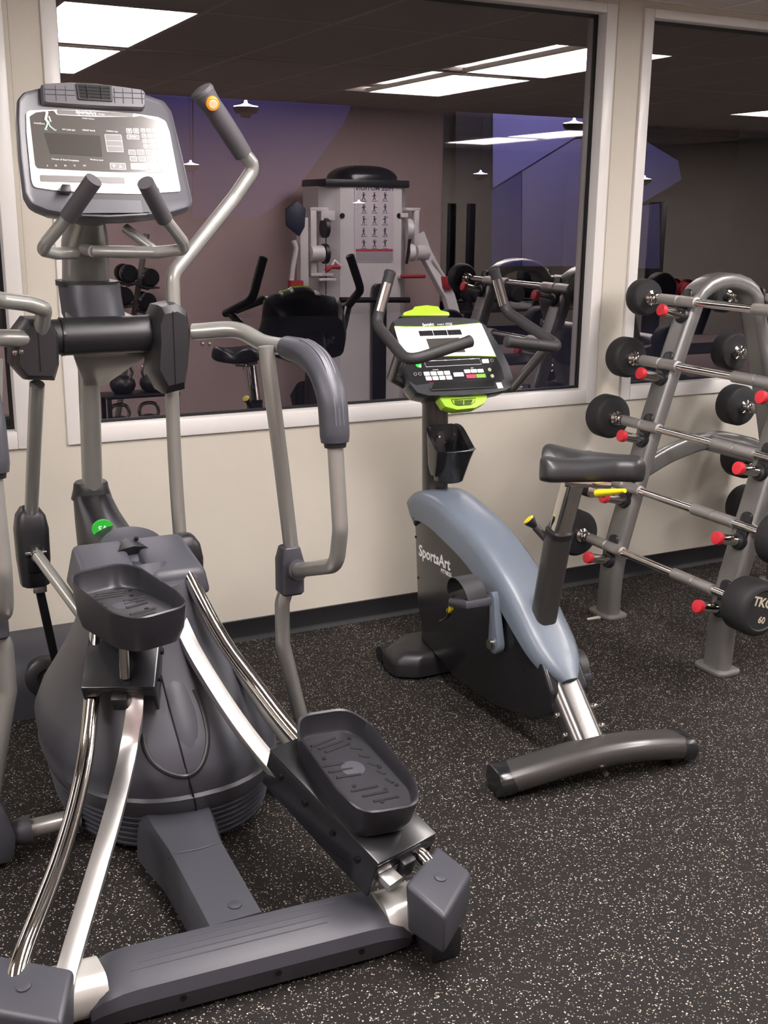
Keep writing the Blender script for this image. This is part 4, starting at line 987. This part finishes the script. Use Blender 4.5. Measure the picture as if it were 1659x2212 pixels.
# handlebars
bgrip = M('bike_grip_foam', '#2c2b2c', .55, 0, .4, 0, .12, 700)
for sx in (-1, 1):
    if sx < 0: P = [W(842, 592, -.53), W(812, 700, -.53), W(880, 782, -.82), W(1012, 738, -.85)]
    else: P = [W(1068, 585, -.53), W(1092, 672, -.53), W(1215, 752, -.80), W(1100, 738, -.83)]
    hp = fil(P, .055, 8)
    h_ = tube('handlebar', hp, .0185, bgrip, B, 18)
    d0 = (P[1]-P[0]).normalized(); d3 = (P[2]-P[3]).normalized()
    for k, (p, d) in enumerate(((P[0], d0), (P[3], d3))):
        lathe('bar_end', p+d*.004, -d, [(0, .0195), (.012, .0195), (.017, .014), (.018, .001)], bgrip, h_, 16)
    s0 = P[0]+d0*.03; s1 = P[0]+d0*.125
    off = (CAM-s0).normalized(); off = (off-d0*off.dot(d0)).normalized(); off = (off+V((sx*-.55 if sx < 0 else -.5, -.2, .1))).normalized() if sx > 0 else off
    bm = bmesh.new(); sd_ = off.cross(d0)
    addloft(bm, [[p+(off*math.cos(a)+sd_*math.sin(a))*.0192 for a in [(-.75+1.5*k/6) for k in range(7)]]+[p+(off*math.cos(a)+sd_*math.sin(a))*.016 for a in [(.75-1.5*k/6) for k in range(7)]] for p in (s0, s1)])
    finish('pulse_contact', bm, steelp, h_)
    cyl('joint_ring', P[3]+d3*.115, P[3]+d3*.118, .0190, plast_dk, h_, 16)
    if sx > 0: tube('bar_stay', [P[2]*.82+P[1]*.18, W(1108, 838, -.66), (BX+.06, -.55, 1.03)], .0165, darktube, B, 14)
    else: tube('bar_stay', [P[2]*.78+P[1]*.22, W(846, 815, -.60), (BX-.09, -.56, 1.0), (BX-.04, -.52, 1.0)], .0165, darktube, B, 14)
bm = None

# ================================================================== BARBELL RACK
RX = 3.285
K = thing('barbell_rack', (RX, -.7, 0), 'grey A-frame barbell rack with red-tipped pegs beside the wall', 'rack')
half = [(-.475, .0), (-.472, .16), (-.458, .28), (-.385, .545), (-.315, .79), (-.24, 1.03), (-.165, 1.245)]
for y in (-.375, -1.015):
    pts = [V((RX+a, y, z)) for a, z in half]
    arch = [V((RX-.165*math.cos(t)*1.0, y, 1.245+.105*math.sin(t))) for t in [PI*k/10 for k in range(1, 10)]]
    pts = pts+arch+[V((2*RX-p.x, p.y, p.z)) for p in pts[::-1]]
    tube('a_frame', pts, 1., steelgrey, K, 20, (0, 1, 0), rsec(.031, .055, .026, 6), smooth=60)
    for s in (-1, 1):
        fp = Fr((RX+s*.475, y, 0), (1, 0, 0), (0, 1, 0))
        plate('foot_plate', fp, rsec(.056, .075, .03, 4), 0, .016, steelgrey, K, .005)
    br = cr([(RX-.355, y, .60), (RX-.22, y, .655), (RX-.08, y, .69), (RX, y, .695), (RX+.08, y, .69), (RX+.22, y, .655), (RX+.355, y, .60)], 4)
    tube('cross_brace', br, 1., steelgrey, K, 16, (0, 1, 0), rsec(.036, .022, .012, 4))
tube('long_beam', [(RX, -.36, .69), (RX, -1.03, .69)], 1., steelgrey, K, 16, (0, 0, 1), rsec(.022, .036, .01, 4))
for y in (-.34, -1.05): cyl('beam_bolt', (RX-.03, y, .69), (RX-.03, y-.012, .69), .012, black, K, 12)
def legx(z):
    for (a, z0), (b_, z1) in zip(half, half[1:]):
        if z0 <= z <= z1: return a+(b_-a)*(z-z0)/(z1-z0)
    return half[-1][0]
for y in (-.375, -1.015):
    for k in range(5):
        zp = .262+.2437*k
        for s in (-1, 1):
            xl = RX-s*abs(legx(min(zp-.02, 1.24))) if s > 0 else RX+abs(legx(min(zp-.02, 1.24)))
            d = -1 if s > 0 else 1
            yp = y-.012
            cyl('peg_cup', (xl+d*.010, yp, zp-.026), (xl+d*.050, yp, zp-.016), .031, plast_dk, K, 18, bv=.006)
            pg = cyl('peg', (xl, yp, zp-.028), (xl+d*.135, yp, zp+.004), .019, chrome, K, 16)
            cyl('red_tip', (xl+d*.128, yp, zp+.002), (xl+d*.150, yp, zp+.0075), .0235, redm, pg, 18, bv=.003)
            lp = [(xl+d*.020+xx*0, yp+u, zp+w_) for xx, u, w_ in [(0, a, b_) for a, b_ in rpoly([(-.026, -.045), (.026, -.045), (.026, .085), (-.026, .085)], .025, 4)]]
            sh = legx(min(zp+.06, 1.24))-legx(max(zp-.04, .01))
            lp = [(p[0]+(p[2]-zp)*(abs(sh)/.10 if s > 0 else -abs(sh)/.10)*.9, p[1], p[2]) for p in lp]
            prism('peg_pad', lp, (d*.014, 0, 0), plast_dk, K, .004)

# ================================================================== BARBELLS
def barbell(k, s, label):
    zc = .299+.2437*k; xx = RX-s*(.497-.0705*k); r = (.098, .095, .090, .083, .075)[k]
    t = thing('fixed_barbell', (xx, -.66, zc), label, 'barbell', 'fixed barbells on the rack')
    th = .075+.01*(4-k)
    ya, yb = -.185, (-1.115, -1.17, -1.185, -1.185, -1.185)[k]
    bar_ = cyl('bar', (xx, ya+.02, zc), (xx, yb-.02, zc), .0155, steelp, t, 16)
    for a, b_ in ((-.255, -.365), (-.372, -.47), (-.77, -.88), (-.887, -.985)):
        lathe('knurled_sleeve', (xx, a, zc), (0, -1, 0), [(0, .015), (.002, .0215), (a-b_-.002, .0215), (a-b_, .015)], knurl, t, 18)
    for y, d in ((ya, 1), (yb, -1)):
        lathe('collar', (xx, y-d*.055, zc), (0, d, 0), [(0, .016), (.004, .021), (.014, .024), (.022, .019), (.03, .019), (.036, .030), (.055, .032)], chrome, t, 20)
        hd = lathe('weight_head', (xx, y-d*.004, zc), (0, d, 0), [(0, .03), (0, r*.86), (.006, r*.94), (.016, r*.995), (th*.5, r), (th-.02, r*.995), (th-.008, r*.93), (th-.002, r*.84), (th, r*.74), (th-.004, r*.70), (th-.004, .001)], headm, t, 40)
        if d < 0:
            fh_ = Fr((xx, y-th+.008, zc), (1, 0, 0), (0, 0, 1)); 
            text('head_print', 'TKO', fh_, 0, r*.28, .0005, r*.46, M('beige_print', '#c9c0a8', .5), hd, bold=.03, rot=-.3)
            text('head_print', str(60-10*k), fh_, 0, -r*.36, .0005, r*.34, M('beige_print', '#c9c0a8', .5), hd, bold=.02, rot=-.3)
    return t
ordn = ['bottom', 'fourth', 'middle', 'second', 'top']
for k in range(5):
    barbell(k, 1, {0: 'black barbell marked TKO 60 on the lowest pegs of the rack', 1: 'fixed barbell on the second pegs up, behind the bike saddle', 2: 'fixed barbell on the middle pegs of the rack front', 3: 'fixed barbell on the fourth pegs up, crossing the window sill', 4: 'fixed barbell on the top pegs of the rack, front side'}[k])
for k in range(5):
    barbell(k, -1, 'fixed barbell on the %s pegs at the far side of the rack' % {0: 'lowest', 1: 'second lowest', 2: 'middle', 3: 'second highest', 4: 'highest'}[k])
# scrap of paper on the floor
p = F(1283, 1336, .0); bm = bmesh.new()
addhexa(bm, [p+V(q) for q in ((-.035, -.006, .0005), (.035, -.012, .0005), (.036, .006, .0005), (-.03, .009, .0005), (-.035, -.006, .003), (.034, -.012, .008), (.036, .006, .006), (-.03, .009, .003))])
o = finish('paper_scrap', bm, scrapm, None, p); tag(o, 'small pale scrap of paper lying on the floor by the rack foot', 'scrap')
# ================================================================== THE FAR SIDE OF THE ROOM (seen only as reflections in the glass)
mo = box('wall_mirror', 4.93, 9.3, BACK, BACK+.008, .45, 2.40, mirrorm, None, 0, 2, (7, BACK, .45))
tag(mo, 'wide wall mirror on the back wall, reflected at the right end of the big window', 'mirror')
YM = 4.15
Mc = thing('cable_machine', MR(795, 870, YM)*1.0, 'tall white cable machine with a black domed top and exercise chart', 'cable machine')
Mc.location.z = 0; ORG[Mc.name] = V(Mc.location)
def mp(px, py, d=0.): return MR(px, py, YM+d)
def mbox(nm, x0, y0, x1, y1, d0, d1, mat, par=Mc, b=.004):
    a, c = mp(x0, y1, d0), mp(x1, y0, d0)
    return box(nm, a.x, c.x, 2*GLASS_Y-YM-d1, 2*GLASS_Y-YM-d0, min(a.z, c.z), max(a.z, c.z), mat, par, b)
a, c = mp(735, 400), mp(868, 400)
yf = 2*GLASS_Y-YM; zt = a.z
tw = loft('tower', [[(a.x, yf, z), (c.x, yf, z), (c.x+.10, yf-.12, z), (c.x+.10, yf-.42, z), (a.x-.13, yf-.42, z), (a.x-.13, yf-.12, z)] for z in (.0, zt)], machw, Mc, smooth=20)
box('base_frame', a.x-.3, c.x+.3, yf-.40, yf+.10, 0, .07, machw, Mc, .01)
cp_, cq = mp(700, 392), mp(883, 392)
loft('top_plate', [[(cp_.x, yf+.02, z), (cq.x, yf+.02, z), (cq.x, yf-.44, z), (cp_.x, yf-.44, z)] for z in (zt-.01, zt+.045)], plast_dk, Mc, b=.01)
lps = []
for k in range(9):
    t = k/8; z = zt+.045+.11*math.sin(t*PI/2); r = math.cos(t*PI/2)**.7 if t < 1 else .02
    lps.append([((a.x+c.x)/2+.015+u*r, yf-.2+v_*max(r, .1), z) for u, v_ in rsec(.26, .20, .12, 4)])
loft('top_dome', lps, blackgl, Mc, smooth=60)
FM = Fr((a.x, yf+.001, zt), (-1, 0, 0), (0, 0, 1))       # front of the tower, facing the windows
def fm(px, py): q = mp(px, py); return ((a.x-q.x), q.z-zt)
def mrect(x0, y0, x1, y1): return [fm(x0, y0), fm(x1, y0), fm(x1, y1), fm(x0, y1)]
ch = plate('exercise_chart', FM, mrect(765, 403, 850, 566), -.002, .004, M('chart_paper', '#c6bfc6', .45), Mc)
plate('chart_red_band', FM, mrect(768, 538, 848, 543), .003, .0055, M('chart_red', '#b23a52', .5), ch)
plate('chart_grey_box', FM, mrect(768, 543, 848, 564), .003, .0052, M('chart_grey', '#9c969c', .5), ch)
dkp = M('chart_ink', '#4a454c', .6)
q = fm(809, 407); text('chart_title', 'FREE MOTION', FM, q[0], q[1], .0045, .05, dkp, ch, bold=.02)
rnd = random.Random(3)
for r in range(5):
    for k in range(3):
        px, py = 785+k*23, 424+r*25.5
        def fp(dx, dy): u = fm(px+dx, py+dy); return FM.P(u[0], u[1], .005)
        bm = bmesh.new()
        addtube(bm, [fp(0, -5), fp(rnd.uniform(-1, 1), 2)], .006, 6)
        addtube(bm, [fp(rnd.uniform(-5, -2), -3+rnd.uniform(-3, 3)), fp(0, -3), fp(rnd.uniform(2, 6), -3+rnd.uniform(-4, 3))], .003, 6)
        addtube(bm, [fp(-3+rnd.uniform(-1, 1), 8), fp(rnd.uniform(-1, 1), 2), fp(3+rnd.uniform(-1, 1), 8)], .0035, 6)
        addtube(bm, [fp(0, -8), fp(0, -6.2)], .008, 8)
        addtube(bm, [fp(-6, 10.5), fp(7, 10.5)], .002, 6)
        finish('chart_figure', bm, dkp, ch)
for px in (739, 862):
    q = mp(px, 466, 0); cyl('side_bolt', q, q+V((0, .008, 0)), .02, black, Mc, 14)
# black slot column and cross handle in front of the tower
q = mp(815, 612); lp = [(q.x+u, yf, q.z-.06-.6+v_) for u, v_ in rpoly([(-.062, -.66), (.062, -.66), (.062, .66), (-.062, .66)], [.0, .0, .062, .062], 6)]
zz = [p for p in lp]; prism('weight_column', [(x, yf+.004, max(.07, z)) for x, y, z in lp], (0, .05, 0), blackgl, Mc, .01)
p0, p1 = mp(735, 648, -.1), mp(884, 648, -.1); cyl('cross_handle', p0, p1, .022, black, Mc, 14)
# left arm assembly
mbox('arm_post', 650, 470, 666, 650, -.05, .03, machw); mbox('arm_guide', 672, 455, 684, 600, -.02, .03, machw); mbox('arm_top', 670, 448, 710, 456, -.02, .05, machw)
mbox('arm_block', 694, 455, 724, 476, -.02, .10, machw); mbox('pulley_base', 672, 590, 720, 597, -.04, .10, machw)
for x, y in ((702, 492), (702, 548)):
    q = mp(x, y, 0); lathe('pulley', q+V((-.015, 0, 0)), (1, 0, 0), [(0, .075), (.03, .075)], plast_dk, Mc, 20)
q0, q1 = mp(670, 548, -.03), mp(697, 548, -.03); cyl('arm_hub', q0, q1, .06, machw, Mc, 20)
hx = mp(635, 472, -.06); prism('balance_plate', [hx+V((u, 0, v_)) for u, v_ in ((-.06, .07), (.03, .13), (.10, .07), (.09, -.06), (.045, -.13), (-.06, -.05))], (0, -.03, 0), M('plate_navy', '#23283f', .5), Mc, .01)
tube('strap', [mp(634, 520, -.06), mp(640, 535, -.06), mp(633, 575, -.06), mp(629, 612, -.06)], .018, machw, Mc, 10)
mbox('red_pad', 629, 606, 656, 632, -.12, -.05, redd)
tube('handle', [mp(715, 577, -.05), mp(722, 563, -.05), mp(736, 576, -.05)], .014, machw, Mc, 10); tube('red_strap', [mp(704, 585, -.05), mp(716, 576, -.05), mp(734, 577, -.05)], .018, redd, Mc, 10)
mbox('weight_pin', 690, 601, 727, 607, -.06, .0, machw); q = mp(698, 607); tube('cable', [mp(704, 490, -.02), mp(704, 640, -.02)], .004, black, Mc, 6)
# right arm assembly
mbox('arm_guide', 895, 452, 906, 535, -.02, .03, machw); mbox('arm_top', 877, 449, 908, 455, -.02, .05, machw); mbox('arm_block', 866, 460, 882, 470, -.02, .05, machw)
for x, y, r in ((884, 495, .075), (889, 546, .065)):
    q = mp(x, y, -.04); lathe('pulley', q+V((-.02, 0, 0)), (1, .35, 0), [(0, r), (.012, r*1.05), (.03, r*1.05), (.032, r*.9), (.045, r*.9)], machw, Mc, 24)
tube('cable', [mp(886, 510, -.06), mp(883, 535, -.06), mp(878, 570, -.06)], .012, black, Mc, 8)
q0, q1 = mp(897, 546, .0), mp(922, 546, .0); cyl('arm_hub', q0, q1, .06, machw, Mc, 20)
tube('press_arm', fil([mp(902, 505, .05), mp(918, 548, .03), mp(968, 640, -.1), mp(982, 690, -.14), mp(984, 800, -.14)], .05), 1., machw, Mc, 8, (0, 1, 0), rsec(.045, .04, .008, 2))
tube('arm_strut', [mp(935, 560, -.06), mp(968, 610, -.1)], .012, machw, Mc, 10)
mbox('red_pad', 962, 598, 980, 625, -.16, -.08, redd); mbox('weight_pin', 866, 595, 908, 602, -.06, .02, machw)
p0, p1 = mp(866, 597, -.08), mp(918, 597, -.08); cyl('grip_bar', p0, p1, .014, redd, Mc, 10)

# kettlebells on their two-tier stand
YK = 4.0
sh = [MR(285, 848, YK).z, MR(285, 915, YK).z]
ks0 = MR(238, 850, YK); ks1 = MR(345, 850, YK)
kr = thing('kettlebell_stand', ((ks0.x+ks1.x)/2, ks0.y, 0), 'low black two-tier stand holding kettlebells by the back wall', 'stand')
z_up = sh[0]; z_lo = max(.06, sh[1]-.10)
for z in (z_up, z_lo): box('shelf', ks0.x-.05, ks1.x+.12, ks0.y-.11, ks0.y+.11, z-.025, z, plast_dk, kr, .006)
for x in (ks0.x-.03, ks1.x+.10):
    for y in (ks0.y-.09, ks0.y+.09): box('leg', x-.015, x+.015, y-.015, y+.015, 0, z_up-.02, plast_dk, kr, .003)
kprot = None
for i, (px, z, lb) in enumerate(((266, z_up, 'black kettlebell at the left end of the upper stand tier'), (330, z_up, 'black kettlebell at the right end of the upper stand tier'), (256, z_lo, 'black kettlebell at the left end of the lower stand tier'), (320, z_lo, 'black kettlebell at the right end of the lower stand tier'))):
    x = MR(px, 850, YK).x; loc = V((x, ks0.y, z))
    if kprot is None:
        t = thing('kettlebell', loc, lb, 'kettlebell', 'kettlebells on the stand'); kprot = (t, loc)
        lathe('bell', loc, (0, 0, 1), [(0, .045), (0, .055), (.02, .078), (.055, .092), (.09, .085), (.115, .06), (.125, .03), (.126, .001)], plast_dk, t, 28, smooth=60)
        tube('handle', cr([loc+V(q) for q in ((-.055, 0, .105), (-.07, 0, .15), (-.05, 0, .195), (0, 0, .208), (.05, 0, .195), (.07, 0, .15), (.055, 0, .105))], 5), .013, chrome, t, 14)
        fk = Fr(loc+V((0, .088, .07)), (-1, 0, 0), (0, 0, 1)); text('bell_print', 'LB', fk, 0, 0, .003, .025, M('grey_print', '#8c8c90', .5), t)
    else:
        c = copytree(kprot[0], loc-kprot[1]); c['label'] = lb
# dumbbell rack with round-headed dumbbells, by the post of the elliptical in the glass
def dumbbell(loc, mat, label, group, r=.062, L_=.085, ax=(0, 1, 0)):
    loc = V(loc); ax = V(ax).normalized()
    t = thing('dumbbell', loc-V((0, 0, r)), label, 'dumbbell', group)
    for s in (-1, 1):
        lathe('head', loc+ax*(s*.05), ax*s, [(0, r*.5), (0, r*.85), (.012, r), (L_-.012, r), (L_, r*.8), (L_, .001)], mat, t, 24)
    cyl('grip', loc-ax*.055, loc+ax*.055, .016, chrome, t, 14)
    return t
YD = 4.55
pa, pb = MR(312, 520, YD), MR(282, 690, YD)
dr = thing('dumbbell_tree', (pa.x, pa.y, 0), 'dark slanted dumbbell tree standing near the back wall', 'rack')
bt = V((pa.x+(pb.x-pa.x)*2.1, pa.y, .0))
tube('upright', [V((pa.x+.02, pa.y, pa.z+.05)), bt+V((0, 0, .03))], .022, steelgrey, dr, 14)
box('foot', bt.x-.20, bt.x+.20, pa.y-.12, pa.y+.10, 0, .035, plast_dk, dr, .01)
DLAB = ['round black dumbbell at the top left of the dumbbell tree', 'round black dumbbell at the top right of the dumbbell tree', 'round black dumbbell at the lower left of the dumbbell tree', 'round black dumbbell at the lower right of the dumbbell tree']
for (px, py), lb in zip(((272, 590), (318, 598), (262, 638), (312, 650)), DLAB):
    q = MR(px, py, YD-.05)
    tube('arm', [V((pa.x+(pb.x-pa.x)*((py-520)/170.), pa.y, q.z-.07)), V((q.x, q.y+.02, q.z-.085))], .014, steelgrey, dr, 10)
    box('saddle', q.x-.06, q.x+.06, q.y-.12, q.y+.12, q.z-.08, q.z-.068, plast_dk, dr, .003)
    dumbbell(q, blackgl, lb, 'dumbbells on the tree', .066, .06)
# long low dumbbell rack under the mirror
LX0, LX1, LY = 4.95, 8.4, -4.42
lr = thing('dumbbell_rack', ((LX0+LX1)/2, LY, 0), 'long low dumbbell rack standing under the wall mirror', 'rack')
for z, y in ((.80, LY-.08), (.36, LY+.10)):
    hexa('shelf', [(LX0, y-.12, z+.02), (LX1, y-.12, z+.02), (LX1, y+.12, z-.03), (LX0, y+.12, z-.03), (LX0, y-.12, z+.045), (LX1, y-.12, z+.045), (LX1, y+.12, z-.005), (LX0, y+.12, z-.005)], plast_dk, lr, .004)
for x in (LX0+.15, (LX0+LX1)/2, LX1-.15):
    tube('leg', [(x, LY+.2, .02), (x, LY+.10, .34), (x, LY-.1, .85)], 1., plast_dk, lr, 8, (0, 1, 0), rsec(.03, .03, .006, 2)); box('foot', x-.035, x+.035, LY-.2, LY+.3, 0, .03, plast_dk, lr, .004)
nd = 0
for i in range(9):
    x = LX0+.2+i*.38
    red_ = i in (6, 7)
    dumbbell((x, LY-.09, .825+.095), redd if red_ else headm, ('red dumbbell on the upper rack shelf, number %s from the left end' if red_ else 'black dumbbell on the upper rack shelf, number %s from the left end') % ('one two three four five six seven eight nine'.split()[i]), 'dumbbells under the mirror', .07, .08)
# power rack uprights
px0 = MR(1430, 590, 3.2)
pr_ = thing('power_rack', (px0.x, px0.y, 0), 'black power rack uprights reflected at the left of the right window', 'rack')
zt2 = MR(1430, 437, 3.2).z
for dx in (-.055, .055):
    box('upright', px0.x+dx-.035, px0.x+dx+.035, px0.y-.035-.2*(dx > 0), px0.y+.035-.2*(dx > 0), .04, zt2, plast_dk, pr_, .006)
box('foot', px0.x-.12, px0.x+.12, px0.y-.45, px0.y+.25, 0, .045, plast_dk, pr_, .008)
